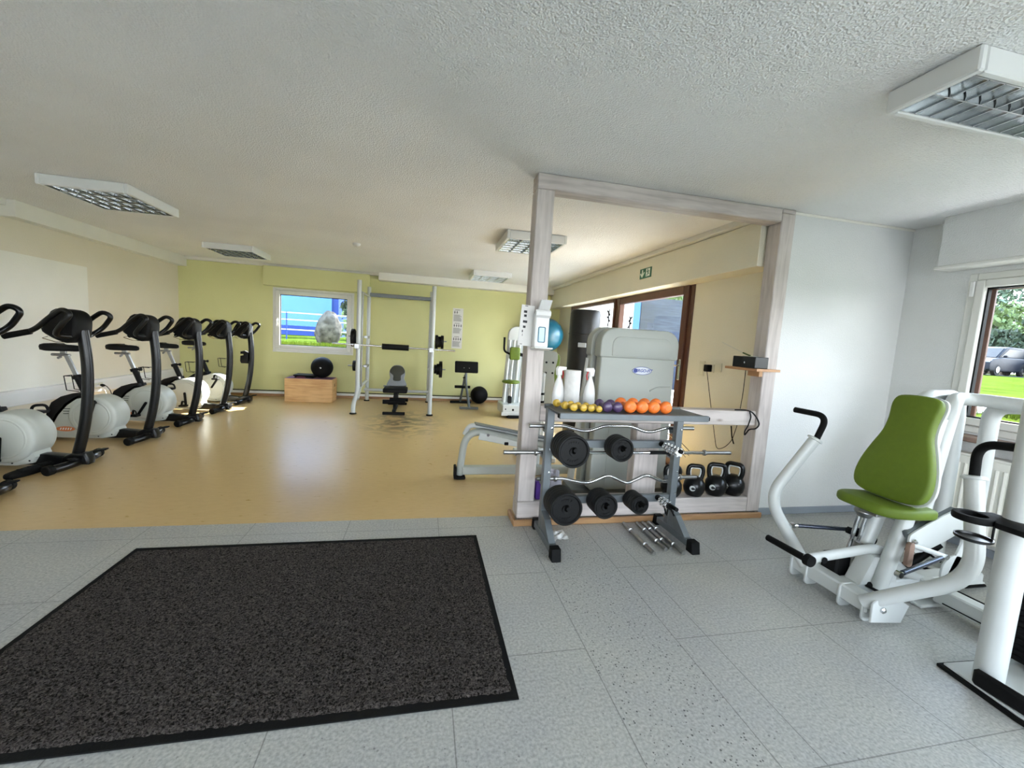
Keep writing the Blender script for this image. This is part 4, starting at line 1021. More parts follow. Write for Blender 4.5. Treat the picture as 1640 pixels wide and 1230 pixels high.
# radio shelf on the right post
t = thing('corner_shelf', 'small wooden shelf board with block fixed to the right timber post', 'shelf', (2.6, 2.85, 1.195))
MB().prism([(2.47 - 2.6, 2.70 - 2.85), (2.735 - 2.6, 2.755 - 2.85), (2.735 - 2.6, 2.798 - 2.85), (2.62 - 2.6, 2.798 - 2.85), (2.62 - 2.6, 3.05 - 2.85), (2.475 - 2.6, 3.05 - 2.85)], 0, .02, 'z', .001).build('board', 'shelf_wood', t, 0)
MB().box(2.585 - 2.6, 2.619 - 2.6, -.05, .07, -.045, -.001, .003).build('bracket_block', 'shelf_wood', t, 0)
t = thing('radio', 'black radio with white aerial lying on the small corner shelf', 'radio', (2.548, 2.87, 1.216), -.02)
MB().box(-.058, .062, -.125, .12, 0, .088, .004).build('case', 'black_gloss', t, 0)
MB().lathe([(0, 0), (.008, 0), (.008, .006), (0, .007)], (-.058, -.02, .04), (-1, 0, 0), 16).build('knob', 'chrome', t)
MB().box(-.02, .03, -.04, .06, .0885, .092, .001).build('top_panel', 'shell_grey', t, 0)
MB().tube([(0, .0, .094), (-.02, .06, .115)], .006, 8).build('aerial_base', 'leaf_light', t)
MB().tube([(-.02, .06, .115), (-.07, .26, .195)], .0015, 6).build('aerial', 'steel_white', t)
# sockets and switch on the cream wall
def wplate(name, px, py, hw, hh, m, lab, cat, d=.012):
    p = onx(px, py, XR)
    o = MB().box(-d, 0, -hw, hw, -hh, hh, .003).box(-d - .004, -d, -hw * .72, hw * .72, -hh * .72, hh * .72, .002).build(name, m, None, 0)
    o.location = (XR - .0005, p.y, p.z); return tag(o, lab, cat), p
wplate('wall_switch', 1125, 590, .04, .075, 'cream_plate', 'narrow cream wall switch between the brown door frame and the black adapter', 'switch')
wplate('socket', 1151, 589, .045, .042, 'cream_plate', 'square cream wall socket right of the black adapter', 'socket')
o, p = wplate('socket', 1140, 590, .042, .042, 'cream_plate', 'square cream wall socket holding the black adapter', 'socket')
o = MB().box(-.075, -.017, -.028, .028, -.035, .035, .006).build('power_adapter', 'black_matt', None, 0); o.location = (XR, p.y, p.z)
tag(o, 'black plug-in power adapter on the cream wall with a thin cord hanging down', 'adapter')
ad = p
def wire(pts, r, lab, f=.06, name='cord', m='black_matt'):
    return tag(MB().tube(pts, r, 6, f).build(name, m), lab, 'cord')
q1, q2, q3 = onx(1137, 650, XR - .05), onx(1145, 720, XR - .05), onx(1147, 723, XR - .04)
wire([(XR - .05, ad.y, ad.z - .035), (XR - .04, q1.y, q1.z), (XR - .035, q2.y, q2.z), onx(1160, 717, XR - .03), onx(1172, 706, XR - .04), onx(1181, 680, 2.72), (2.61, 2.97, 1.0), (2.60, 2.96, 1.19)], .003, 'thin black cord drooping from the adapter along the cream wall to the radio')
wire([onx(1171, 682, XR - .02), onx(1172, 700, XR - .02), onx(1175, 711, XR - .02)], .006, 'short thick black cord end hanging on the cream wall beside the thin cord')
z = .874
wire([(2.43, 2.83, z + .004), (2.50, 2.81, z + .008), (2.56, 2.80, z), (2.615, 2.795, .82), (2.64, 2.79, .77), (2.61, 2.79, .735), (2.55, 2.795, .73), (2.53, 2.795, .70), (2.515, 2.795, .68), (2.512, 2.795, .715), (2.535, 2.795, .75), (2.56, 2.798, .83), (2.545, 2.805, .874)], .0055, 'looped black rubber cord draped over the right end of the timber rail', .03)
# items standing on the sill behind the left upright
tag(MB().box(.84, .93, 2.83, 2.93, .1705, .305, .012, seg=2).build('foam_block', 'purple_foam'), 'purple foam block standing on the timber sill beside the left post', 'block')
def lump(c, sx, sy, sz, m, name, seed):
    b = MB().sphere((0, 0, 0), 1.0, 26, 16)
    for v in b.bm.verts:
        n_ = noise.noise(v.co * 1.7 + Vector((seed, 0, 0))) * .35 + noise.noise(v.co * 5 + Vector((seed, 3, 0))) * .14
        v.co = Vector((v.co.x * sx * (1 + n_), v.co.y * sy * (1 + n_), max(-1, v.co.z) * sz * (1 + n_)))
    mz = min(v.co.z for v in b.bm.verts)
    for v in b.bm.verts: v.co = Vector((v.co.x + c[0], v.co.y + c[1], v.co.z - mz + c[2]))
    return b.build(name, m, None, 80)
tag(lump((.985, 2.89, .1705), .055, .05, .10, 'cloth_grey', 'towel', 2), 'crumpled grey and white towel on the timber sill beside the purple block', 'towel')

# exit sign
c = [onx(1025, 447.5, 2.58), onx(1043, 443, 2.58), onx(1043.5, 427, 2.58), onx(1025, 432, 2.58)]
zc = (c[0].z + c[2].z) / 2; y0, y1 = (c[1].y), (c[0].y); hh = abs(c[2].z - c[1].z) / 2; yc = (y0 + y1) / 2; hw = abs(y1 - y0) / 2
t = thing('exit_sign', 'green and white emergency exit sign with arrow and running figure above the glazed door', 'sign', (2.58, yc, zc))
MB().box(-.008, -.0005, -hw, hw, -hh, hh, .001).build('plate', 'sign_green', t, 0)
# local: left half (larger y) arrow, right half (smaller y) door with figure
b = MB(); U = hw
def P(u, v): return (-u * U, v * hh)      # u to the right seen from inside
b.prism([P(-.62, .75), P(-.44, .75), P(-.44, -.15), P(-.22, .30), P(-.12, .15), P(-.53, -.85), P(-.94, .0), P(-.84, .15), P(-.62, -.15)], -.0095, -.008, 'x')
b.prism([P(.12, -.75), P(.80, -.75), P(.80, .80), P(.12, .80)], -.0095, -.008, 'x')
b.build('pictogram', 'sign_white', t, 0)
b = MB().prism([P(.42 + .1 * math.cos(a), .58 + .12 * math.sin(a)) for a in [k * PI / 6 for k in range(12)]], -.0105, -.0095, 'x')
for poly in ([(.36, .42), (.52, .36), (.56, -.05), (.42, -.10)], [(.52, .38), (.74, .20), (.70, .12), (.50, .24)], [(.36, .40), (.18, .14), (.25, .08), (.42, .26)], [(.44, -.02), (.70, -.22), (.66, -.36), (.40, -.12)], [(.48, -.06), (.36, -.34), (.20, -.62), (.28, -.68), (.46, -.38), (.58, -.10)]):
    b.prism([P(u, v) for u, v in poly], -.0105, -.0095, 'x')
b.build('running_figure', 'sign_green', t, 0)

# radiator
t = thing('radiator', 'white ribbed panel radiator under the right window', 'radiator', (3.88, 1.55, .12))
MB().box(-.05, .05, -.75, .77, 0, .58, .008).build('panel', 'radiator_white', t)
b = MB()
for k in range(36):
    y = -.72 + .042 * k
    b.tube([(-.05, y, .06), (-.05, y, .52)], .011, 8, sx=1)
b.build('ribs', 'radiator_white', t)
MB().box(-.052, .052, -.752, .772, .575, .592, .003).build('top_grille', 'radiator_white', t, 0)
for y in (-.6, .6): MB().tube([(.0, y, .0), (.0, y, -.12)], .01, 8).build('pipe', 'radiator_white', t)
# ================================================================ CHEST PRESS MACHINE (right)
OX, OY = 2.5, 1.75
def C3(x, y, z): return (x - OX, y - OY, z)
t = thing('chest_press', 'white chest press machine with green seat and backrest beside the right window', 'exercise machine', (OX, OY, 0))
# base
MB().box(2.245 - OX, 2.325 - OX, 1.56 - OY, 2.02 - OY, .045, .125, .008).box(2.30 - OX, 3.30 - OX, 1.70 - OY, 1.79 - OY, .045, .115, .008).build('base_frame', 'steel_white', t)
for yy in (1.575, 1.70, 1.90, 2.0):
    MB().prism(rrect(2.235 - OX, 2.335 - OX, .0, .13, .03), yy - OY - .006, yy - OY + .006, 'y', .002).build('foot_plate', 'steel_white', t)
# pivot lug at the near end with bolt
b = MB().prism([(2.225 - OX, .03), (2.42 - OX, .012), (2.46 - OX, .10), (2.40 - OX, .135), (2.26 - OX, .155), (2.222 - OX, .13)], 1.515 - OY, 1.53 - OY, 'y', .006)
b = b.build('pivot_lug', 'steel_white', t)
MB().lathe([(0, 0), (.016, 0), (.016, .008), (.008, .014), (0, .014)], C3(2.285, 1.515, .095), (0, -1, 0), 14).build('bolt', 'chrome', b)
# rear cross beam to the weight tower and rear leg foot
MB().box(2.795 - OX, 2.875 - OX, .60 - OY, 1.63 - OY, .03, .115, .008).box(2.80 - OX, 2.90 - OX, 1.60 - OY, 1.74 - OY, .05, .12, .006).build('cross_beam', 'steel_white', t)
MB().box(2.70 - OX, 2.87 - OX, 1.61 - OY, 1.67 - OY, 0, .02, .006).build('beam_foot', 'steel_white', t)
MB().box(2.79 - OX, 2.794 - OX, .60 - OY, 1.58 - OY, .045, .05).box(2.876 - OX, 2.886 - OX, .60 - OY, 1.60 - OY, .10, .116, .002).build('rubber_strip', 'rubber', t, 0)
for yy in (1.80, 1.95):
    o = MB().box(3.24 - OX, 3.40 - OX, yy - OY - .06, yy - OY + .06, .016, .03, .006).build('rear_foot', 'steel_white', t)
    MB().box(3.235 - OX, 3.405 - OX, yy - OY - .065, yy - OY + .065, 0, .015, .005).build('rubber_pad', 'rubber', o)
# arches
MB().tube([C3(2.72, 1.83, .42), C3(2.80, 1.85, 1.14), C3(3.31, 1.965, 1.14), C3(3.31, 1.95, .02)], .040, 20, .16, n=10).build('arch_tube', 'steel_white', t)
MB().tube([C3(2.68, 1.68, .42), C3(2.82, 1.70, 1.13), C3(3.24, 1.93, 1.135), C3(3.24, .70, 1.12)], .038, 20, .20, n=10).build('top_tube', 'steel_white', t)
MB().tube([C3(3.25, 1.62, 1.125), C3(3.30, 1.80, 1.10), C3(3.32, 1.80, .02)], .040, 20, .14, n=10).build('arch_tube', 'steel_white', t)
# seat posts, tie
MB().tube([C3(2.44, 1.80, .10), C3(2.58, 1.80, .50), C3(2.72, 1.80, 1.04)], .038, 16, .1).tube([C3(2.46, 1.67, .10), C3(2.58, 1.67, .50), C3(2.72, 1.69, 1.04)], .038, 16, .1).build('seat_posts', 'steel_white', t)
MB().prism([(2.36 - OX, .11), (2.62 - OX, .11), (2.60 - OX, .25), (2.44 - OX, .27)], 1.69 - OY, 1.78 - OY, 'y', .008).build('gusset', 'steel_white', t)
# backrest: contoured pad in a tilted plane (local u across, v up)
def padmtx(x, z, ang): return Matrix.Translation(C3(x, 1.75, z)) @ Matrix.Rotation(math.radians(ang), 4, 'Y') @ Matrix.Rotation(PI / 2, 4, 'Z') @ Matrix.Rotation(PI / 2, 4, 'X')
def mirror(h): return h + [(-u, v) for u, v in h[::-1] if abs(u) > 1e-6]
half = [(0, 0), (.10, .005), (.165, .03), (.188, .09), (.180, .18), (.150, .28), (.118, .37), (.112, .45), (.118, .53), (.100, .575), (.05, .588), (0, .59)]
pad = smooth_poly(mirror(half), 3)
tl = Matrix.Translation(C3(2.50, 1.75, .585)) @ Matrix.Rotation(math.radians(14), 4, 'Y')
# prism along x: poly is (y,z)
sh = MB().prism(smooth_poly([(u * 1.03, v * 1.02 - .005) for u, v in mirror(half)], 3), .052, .070, 'x', .005, mtx=tl).build('backrest_shell', 'steel_white', t)
MB().prism(pad, .0, .052, 'x', .018, mtx=tl, seg=4).build('backrest', 'green_vinyl', t, 50)
# seat
sp = smooth_poly([(-.30, 0), (-.29, .12), (-.20, .165), (0, .16), (.06, .13), (.07, 0), (.06, -.13), (0, -.16), (-.20, -.165), (-.29, -.12)], 3)
MB().prism([(u, v) for u, v in sp], -.028, .028, 'z', .02, mtx=Matrix.Translation(C3(2.64, 1.75, .535)) @ Matrix.Rotation(math.radians(4), 4, 'Y'), seg=4).build('seat', 'green_vinyl', t, 50)
MB().box(2.42 - OX, 2.70 - OX, 1.70 - OY, 1.80 - OY, .488, .506, .004).lathe([(.0, 0), (.045, .0), (.05, .02), (.03, .05), (0, .05)], C3(2.47, 1.80, .50), (0, 0, -1), 18).build('seat_bracket', 'steel_brushed', t)
MB().tube([C3(2.43, 1.85, .10), C3(2.465, 1.82, .47)], .011, 12).tube([C3(2.455, 1.83, .10), C3(2.49, 1.80, .47)], .011, 12).build('guide_rods', 'chrome', t)
MB().tube([C3(2.44, 1.82, .12), C3(2.462, 1.80, .30)], .022, 14).build('gas_spring', 'steel_brushed', t)
MB().box(2.33 - OX, 2.43 - OX, 1.80 - OY, 1.90 - OY, .09, .21, .01).build('brake_block', 'black_matt', t)
# press arms
def arm(pts, hpts, gp, nm):
    a_ = MB().tube([C3(*p) for p in pts], .034, 20, .13, n=10)
    e = Vector(pts[-1]); d = (e - Vector(pts[-2])).normalized()
    a_.lathe([(.034, 0), (.045, .002), (.045, .012), (.034, .018)], C3(*(e - d * .012)), d, 22)
    o = a_.build('press_arm', 'steel_white', t)
    MB().tube([C3(*p) for p in hpts], .0185, 16, .075, n=10).build('grip', 'rubber', o)
    return o
arm([(2.27, 1.93, .09), (2.24, 2.225, .40), (2.452, 2.14, .815)], [(2.455, 2.14, .80), (2.50, 2.12, .965), (2.47, 2.33, .968)], None, 'far')
arm([(2.255, 1.585, .095), (2.40, 1.265, .40), (2.46, 1.36, .83)], [(2.46, 1.36, .81), (2.465, 1.37, .985), (2.44, 1.13, 1.01)], None, 'near')
# foot lever with black bar and linkage
o = MB().tube([C3(2.04, 1.74, .252), C3(2.52, 1.735, .30), C3(2.70, 1.72, .15), C3(2.86, 1.72, .09)], .027, 16, .09, sx=.8).build('foot_lever', 'steel_white', t)
MB().tube([C3(2.045, 1.72, .252), C3(2.07, 2.02, .232)], .019, 14).lathe([(0, 0), (.03, 0), (.032, .03), (.02, .04)], C3(2.045, 1.71, .252), (0, 1, 0), 18).build('foot_bar', 'rubber', o)
MB().lathe([(0, 0), (.017, 0), (.017, .004), (0, .004)], C3(2.13, 1.713, .255), (0, -1, 0), 18).build('round_plug', 'rubber', o)
# linkages
MB().prism(smooth_poly([(2.52 - OX, .415), (2.56 - OX, .455), (2.82 - OX, .565), (2.90 - OX, .55), (2.92 - OX, .49), (2.86 - OX, .43), (2.62 - OX, .335), (2.54 - OX, .36)], 3), 1.60 - OY, 1.612 - OY, 'y', .003).build('rocker_plate', 'steel_white', t)
MB().box(0, .34, -.016, .016, -.02, .02, .004, mtx=Matrix.Translation(C3(2.53, 1.63, .42)) @ Matrix.Rotation(math.radians(-22), 4, 'Y')).build('link_bar', 'rack_grey', t)
MB().prism(circ(2.78 - OX, .25, .085, 28), 1.55 - OY, 1.562 - OY, 'y', .003).prism([(2.74 - OX, .24), (2.83 - OX, .22), (2.92 - OX, .42), (2.83 - OX, .46)], 1.55 - OY, 1.562 - OY, 'y', .003).build('cam_plate', 'steel_white', t)
for q in ((2.875, 1.598, .51), (2.87, 1.548, .36), (2.78, 1.548, .25), (2.545, 1.598, .40)):
    MB().lathe([(0, 0), (.014, 0), (.014, .008), (.008, .016), (0, .016)], C3(*q), (0, -1, 0), 8).build('bolt', 'chrome', t)
def rod(a, b_, nm='link_rod'):
    va, vb = Vector(a), Vector(b_); d = (vb - va).normalized()
    o = MB().tube([C3(*(va + d * .03)), C3(*(vb - d * .03))], .0125, 14).build(nm, 'navy_rod', t)
    MB().tube([C3(*va), C3(*(va + d * .04))], .008, 10).lathe([(.0, -.012), (.016, -.012), (.016, .012), (0, .012)], C3(*va), (0, 1, 0), 14).tube([C3(*(vb - d * .04)), C3(*vb)], .008, 10).lathe([(.0, -.012), (.014, -.012), (.014, .012), (0, .012)], C3(*vb), (0, 1, 0), 14).build('rod_end', 'chrome', o)
rod((2.33, 1.50, .29), (2.70, 1.55, .335))
rod((2.28, 2.06, .285), (2.64, 1.88, .32))
MB().tube([C3(2.53, 1.60, .385), C3(2.70, 1.55, .335)], .013, 12).build('link_arm', 'steel_white', t)
MB().tube([C3(2.53, 1.59, .40), C3(2.52, 1.585, .28)], .017, 14).lathe([(.017, 0), (.02, .01), (.02, .05), (0, .05)], C3(2.52, 1.585, .25), (0, 0, -1), 14).build('damper', 'ochre_brown', t) if False else MB().prism(rrect(-.018, .018, -.065, .065, .017), -.012, .012, 'y', .005, mtx=Matrix.Translation(C3(2.515, 1.59, .335))).build('handle_stop', 'sill_stone', t)
MB().tube([C3(2.60, 1.80, .12), C3(2.63, 1.74, .28), C3(2.76, 1.70, .30), C3(2.80, 1.62, .26)], .006, 8, .05).build('cable', 'black_matt', t)
MB().tube([C3(2.47, 1.88, .335), C3(2.58, 1.80, .30)], .02, 12).build('foot_rest_roller', 'rubber', t)
MB().tube([C3(2.42, 1.70, .115), C3(2.50, 1.60, .075)], .017, 12).build('foot_rest_roller', 'rubber', t)
MB().tube([C3(2.68, 1.70, .20), C3(2.83, 1.66, .34)], .022, 12).build('counterweight_tube', 'black_matt', t)

# weight tower with column, base, stack (right edge of the photo)
TX, TY = 2.40, 1.13
t = thing('weight_tower', 'white tubular weight tower with black foot and cup holder at the right photo edge', 'weight tower', (TX, TY, 0))
def W3(x, y, z): return (x - TX, y - TY, z)
MB().tube([W3(2.355, 1.145, .02), W3(2.345, 1.14, 1.75), W3(2.9, .95, 1.95)], .046, 24, .25, n=10).build('column', 'steel_white', t)
MB().prism([(2.29 - TX, 1.255 - TY), (2.76 - TX, 1.225 - TY), (2.76 - TX, .52 - TY), (2.27 - TX, .50 - TY), (2.255 - TX, 1.0 - TY)], .016, .026, 'z', .003).build('base_plate', 'steel_white', t)
MB().prism([(2.275 - TX, 1.27 - TY), (2.78 - TX, 1.24 - TY), (2.78 - TX, .50 - TY), (2.255 - TX, .48 - TY), (2.24 - TX, 1.0 - TY)], 0, .0155, 'z', .003).build('base_rubber', 'rubber', t)
MB().box(2.262 - TX, 2.29 - TX, .93 - TY, 1.15 - TY, .026, .095, .01).build('base_guard', 'rubber', t)
b = MB()
for k in range(12): b.box(2.60 - TX, 2.76 - TX, 1.02 - TY, 1.225 - TY, .05 + .026 * k, .05 + .026 * k + .024, .004)
b.build('weight_stack', 'black_matt', t)
b = MB().tube([W3(2.68, 1.08, .365), W3(2.68, 1.08, 1.9)], .012, 10).tube([W3(2.68, 1.17, .365), W3(2.68, 1.17, 1.9)], .012, 10)
b.build('guide_rods', 'chrome', t)
# cup holder
hc = Vector((2.215, 1.205)); 
b = MB()
b.lathe([(.040, 0), (.062, 0), (.064, .006), (.064, .020), (.060, .026), (.042, .026), (.040, .02), (.040, 0)], W3(hc.x, hc.y, .705), (0, 0, 1), 30)
b.prism([(2.255 - TX, 1.24 - TY), (2.34 - TX, 1.22 - TY), (2.34 - TX, 1.02 - TY), (2.25 - TX, .88 - TY), (2.19 - TX, .90 - TY), (2.20 - TX, 1.13 - TY), (2.245 - TX, 1.165 - TY)], .705, .729, 'z', .006)
b.build('cup_ring', 'rubber', t)
MB().lathe([(0, 0), (.052, 0), (.058, .005), (.058, .014), (.053, .014), (.051, .006), (0, .006)], W3(2.225, 1.20, .625), (0, 0, 1), 28).tube([W3(2.275, 1.17, .632), W3(2.275, 1.17, .71)], .004, 8).build('cup_plate', 'black_gloss', t)

# ================================================================ MACHINE BEHIND THE FRAME (weight housing + arched seat frame)
OX2, OY2 = 1.83, 3.45
t = thing('leg_press', 'grey-green weight machine with tall rounded housing and arched white frame behind the timber partition', 'exercise machine', (OX2, OY2, 0))
def E3(x, y, z): return (x - OX2, y - OY2, z)
def hous(x0, x1, z0, z1, r, tp=.03):
    pts = rrect(x0, x1, z0, z1, [.02, .02, r, r], 8); h = z1 - z0
    return [(((x - (x0 + x1) / 2) * (1 + tp * (1 - (z - z0) / h) * 1.0)) + (x0 + x1) / 2 - OX2, z) for x, z in pts]
HY = 3.30
MB().prism(hous(1.475, 2.165, .06, 1.44, .11, .06), HY - OY2, HY - OY2 + .10, 'y', .012, seg=3).build('front_shell', 'shell_grey', t)
MB().prism(hous(1.455, 2.185, 1.225, 1.475, .13, 0), HY - OY2 - .015, HY - OY2 + .115, 'y', .012, seg=3).build('front_cap', 'shell_grey', t)
MB().prism(rrect(1.56 - OX2, 2.11 - OX2, 1.24, 1.405, [.01, .01, .07, .07], 6), HY - OY2 - .022, HY - OY2 - .012, 'y', .004).build('cap_recess_rim', 'shell_grey', t)
MB().prism(hous(1.49, 2.15, .06, 1.40, .11, .05), HY - OY2 + .115, HY - OY2 + .16, 'y', .004).build('middle_frame', 'rack_grey', t)
MB().prism(hous(1.455, 2.185, .06, 1.46, .12, .06), HY - OY2 + .165, HY - OY2 + .27, 'y', .014, seg=3).build('rear_shell', 'shell_grey', t)
MB().prism(hous(1.445, 2.195, 1.225, 1.485, .13, 0), HY - OY2 + .16, HY - OY2 + .28, 'y', .012, seg=3).build('rear_cap', 'shell_grey', t)
# ribs on the front face
for xx in (1.60, 1.83): MB().box(xx - OX2 - .004, xx - OX2 + .004, HY - OY2 - .004, HY - OY2 + .003, .10, .86, .002).build('rib', 'shell_grey', t, 0)
MB().tube([E3(1.95, HY - .004, .95), E3(2.02, HY - .004, .985), E3(2.14, HY - .004, .99)], .007, 8, .05).build('relief_curve', 'shell_grey', t)
# oval badge with lettering
lp = ony(1028, 594, HY - .002)
def text_mesh(s, size, m, parent, mtx, name):
    cu = bpy.data.curves.new(name, 'FONT'); cu.body = s; cu.size = size; cu.align_x = 'CENTER'; cu.align_y = 'CENTER'; cu.extrude = .0006; cu.shear = .25; cu.offset = .0008
    tmp = bpy.data.objects.new(name, cu); COL.objects.link(tmp); bpy.context.view_layer.update()
    me = bpy.data.meshes.new_from_object(tmp.evaluated_get(bpy.context.evaluated_depsgraph_get()))
    bpy.data.objects.remove(tmp); o = bpy.data.objects.new(name, me); COL.objects.link(o)
    me.materials.clear(); me.materials.append(M[m]); me.transform(mtx); o.parent = parent; return o
bx, bz = lp.x - OX2, lp.z
bd = MB().prism([(bx + .092 * math.cos(a), bz + .036 * math.sin(a)) for a in [2 * PI * k / 40 for k in range(40)]], HY - OY2 - .004, HY - OY2 - .0005, 'y', .001).build('badge', 'silver_label', t, 0)
rim = [(bx + .089 * math.cos(a), bz + .033 * math.sin(a)) for a in [2 * PI * k / 40 for k in range(40)]]
MB().tube([(x, HY - OY2 - .0045, z) for x, z in rim], .0018, 6, closed=True).build('badge_ring', 'logo_blue', bd)
text_mesh('ERGO-FIT', .036, 'logo_blue', bd, Matrix.Translation((bx + .018, HY - OY2 - .005, bz)) @ Matrix.Rotation(PI / 2, 4, 'X'), 'badge_lettering')
MB().lathe([(.008, 0), (.019, 0), (.019, .0012), (.008, .0012), (.008, 0)], (bx - .062, HY - OY2 - .0045, bz), (0, -1, 0), 20).box(bx - .066, bx - .058, HY - OY2 - .006, HY - OY2 - .004, bz - .004, bz + .004).build('badge_ring', 'logo_blue', bd)
# arched seat frame in front-left
FY = 3.84
MB().tube([E3(.375, FY, .03), E3(.42, FY, .475), E3(.95, FY - .03, .375), E3(1.48, FY - .06, .27)], .042, 20, .20, sx=.8, n=12).build('seat_arch', 'shell_grey', t)
MB().tube([E3(.415, FY + .07, .40), E3(.46, FY + .05, .50), E3(.95, FY + .02, .415), E3(1.48, FY - .01, .31)], .024, 14, .12, n=8).build('seat_rail', 'steel_white', t)
MB().box(0, .95, -.06, .05, 0, .014, .003, mtx=Matrix.Translation(E3(.50, FY, .515)) @ Matrix.Rotation(math.radians(10.5), 4, 'Y')).build('slide_rail', 'rack_grey', t, 0)
MB().box(0, .50, -.062, -.045, -.075, -.01, .006, mtx=Matrix.Translation(E3(.545, FY, .455)) @ Matrix.Rotation(math.radians(10.5), 4, 'Y')).build('side_plate', 'steel_white', t)
MB().box(-.02, .02, -.02, .02, -.03, 0, .005, mtx=Matrix.Translation(E3(.80, FY - .05, .36))).build('stop_pin', 'black_matt', t)
MB().lathe([(0, 0), (.012, 0), (.012, .005), (0, .005)], E3(.62, FY - .062, .425), (0, -1, 0), 12).build('bolt', 'chrome', t)
MB().box(.40 - OX2, 1.50 - OX2, FY - OY2 - .05, FY - OY2 + .03, .04, .115, .008).build('base_beam', 'shell_grey', t)
MB().box(.34 - OX2, .43 - OX2, FY - OY2 - .07, FY - OY2 + .06, .0, .028, .008).box(.325 - OX2, .345 - OX2, FY - OY2 - .075, FY - OY2 + .065, 0, .115, .02).build('rubber_foot', 'rubber', t)
MB().tube([E3(1.40, 3.62, .03), E3(1.47, 3.55, 1.20)], .032, 16).build('frame_tube', 'steel_white', t)
MB().box(1.30 - OX2, 2.25 - OX2, 3.33 - OY2, 3.56 - OY2, 0, .06, .01).build('base_frame', 'rack_grey', t)
# cables running down right of the housing
for k in range(3): MB().tube([E3(2.21, 3.42 + .03 * k, .62 - .03 * k), E3(2.66, 3.6 + .05 * k, .30 - .03 * k)], .004, 6).build('pull_cable', 'steel_brushed', t)

# second machine further back: white backrest shell with green pad
OX3, OY3 = 1.42, 4.62
t = thing('pulley_machine', 'machine with white perforated back shell and green pad seen behind the left post and dispenser', 'exercise machine', (OX3, OY3, 0))
def F3(x, y, z): return (x - OX3, y - OY3, z)
MB().prism(smooth_poly([(-.16, .58), (.08, .62), (.11, .70), (.07, .95), (.10, 1.14), (.06, 1.22), (-.16, 1.22), (-.19, 1.1), (-.18, .8)], 3), -.02, .0, 'y', .006).build('back_shell', 'shell_grey', t)
MB().prism(smooth_poly([(-.10, .52), (.12, .60), (.145, .72), (.12, .95), (.145, 1.12), (.10, 1.20), (-.12, 1.2), (-.15, 1.1), (-.14, .8)], 3), .012, .075, 'y', .015, seg=3).build('back_pad', 'green_vinyl', t)
for xx in (-.035, .045):
    for zz in (1.09, .97): MB().lathe([(0, 0), (.012, 0), (.012, .006), (0, .006)], F3(1.42 + xx, 4.60, zz), (0, -1, 0), 12).build('bolt', 'black_matt', t)
MB().box(-.15, .10, -.22, .22, .46, .52, .02, seg=3).build('seat', 'green_vinyl', t)
MB().tube([F3(1.40, 4.66, .05), F3(1.40, 4.68, 1.10)], .035, 14).box(-.35, .35, -.06, .06, .0, .07, .01).box(-.05, .05, -.35, .35, 0, .06, .01).build('frame', 'steel_white', t)
MB().tube([F3(1.16, 3.95, .05), F3(1.16, 3.95, 1.02)], .026, 14).box(1.10 - OX3, 1.22 - OX3, 3.87 - OY3, 4.60 - OY3, 0, .05, .01).build('side_tube', 'steel_white', t)
for zz in (.80, .72): MB().lathe([(.027, 0), (.033, 0), (.033, .02), (.027, .02)], F3(1.16, 3.95, zz), (0, 0, 1), 16).build('tube_clip', 'rubber', t)

# far machine by the green wall
OX4, OY4 = 1.55, 7.15
t = thing('back_trainer', 'white machine with green head pad and round green seat by the green wall', 'exercise machine', (OX4, OY4, 0))
def G3(x, y, z): return (x - OX4, y - OY4, z)
MB().prism(hous(-.13 + OX2, .20 + OX2, .15, 1.56, .14, .30), .10, .17, 'y', .02, seg=3, mtx=Matrix.Translation((.04, 0, 0))).build('tower_shell', 'steel_white', t)
for xx, r in ((-.10, .026), (-.02, .022), (.08, .026), (.17, .03)):
    MB().tube([(xx - .03, .02, .12), (xx + .03, .04, 1.32)], r, 14).build('frame_tube', 'steel_white', t)
MB().prism(rrect(-.085, .095, .98, 1.20, .03), -.10, -.03, 'y', .02, seg=3).build('head_pad', 'green_vinyl', t)
MB().lathe([(0, -.03), (.12, -.028), (.15, -.015), (.155, 0), (.14, .02), (0, .03)], (-.06, -.18, .61), (0, 0, 1), 28).build('seat', 'green_vinyl', t, 60)
MB().tube([(-.05, -.18, .20), (-.05, -.18, .58)], .02, 14).tube([(-.08, -.16, .20), (-.08, -.16, .50)], .01, 10).build('seat_post', 'chrome', t)
MB().box(-.095, -.04, -.235, -.15, .24, .36, .008).build('brake_block', 'black_matt', t)
MB().tube([(-.08, -.05, 1.08), (-.19, -.08, 1.12), (-.195, -.08, 1.36)], .018, 12, .06).build('grip', 'rubber', t)
MB().tube([(.09, -.05, 1.08), (.15, -.05, 1.07)], .03, 12).build('stopper', 'rubber', t)
MB().box(-.20, .22, -.30, .22, .05, .22, .012).box(-.22, .24, -.32, -.30, .04, .10, .004).build('base_frame', 'steel_white', t)
MB().box(-.12, .10, -.36, .24, .0, .05, .01).build('base_rubber', 'rubber', t)
MB().lathe([(0, 0), (.012, 0), (.012, .004), (0, .004)], (-.15, -.30, .15), (0, -1, 0), 10).lathe([(0, 0), (.02, 0), (.02, .004), (0, .004)], (-.02, -.30, .14), (0, -1, 0), 10).build('bolt', 'black_matt', t)

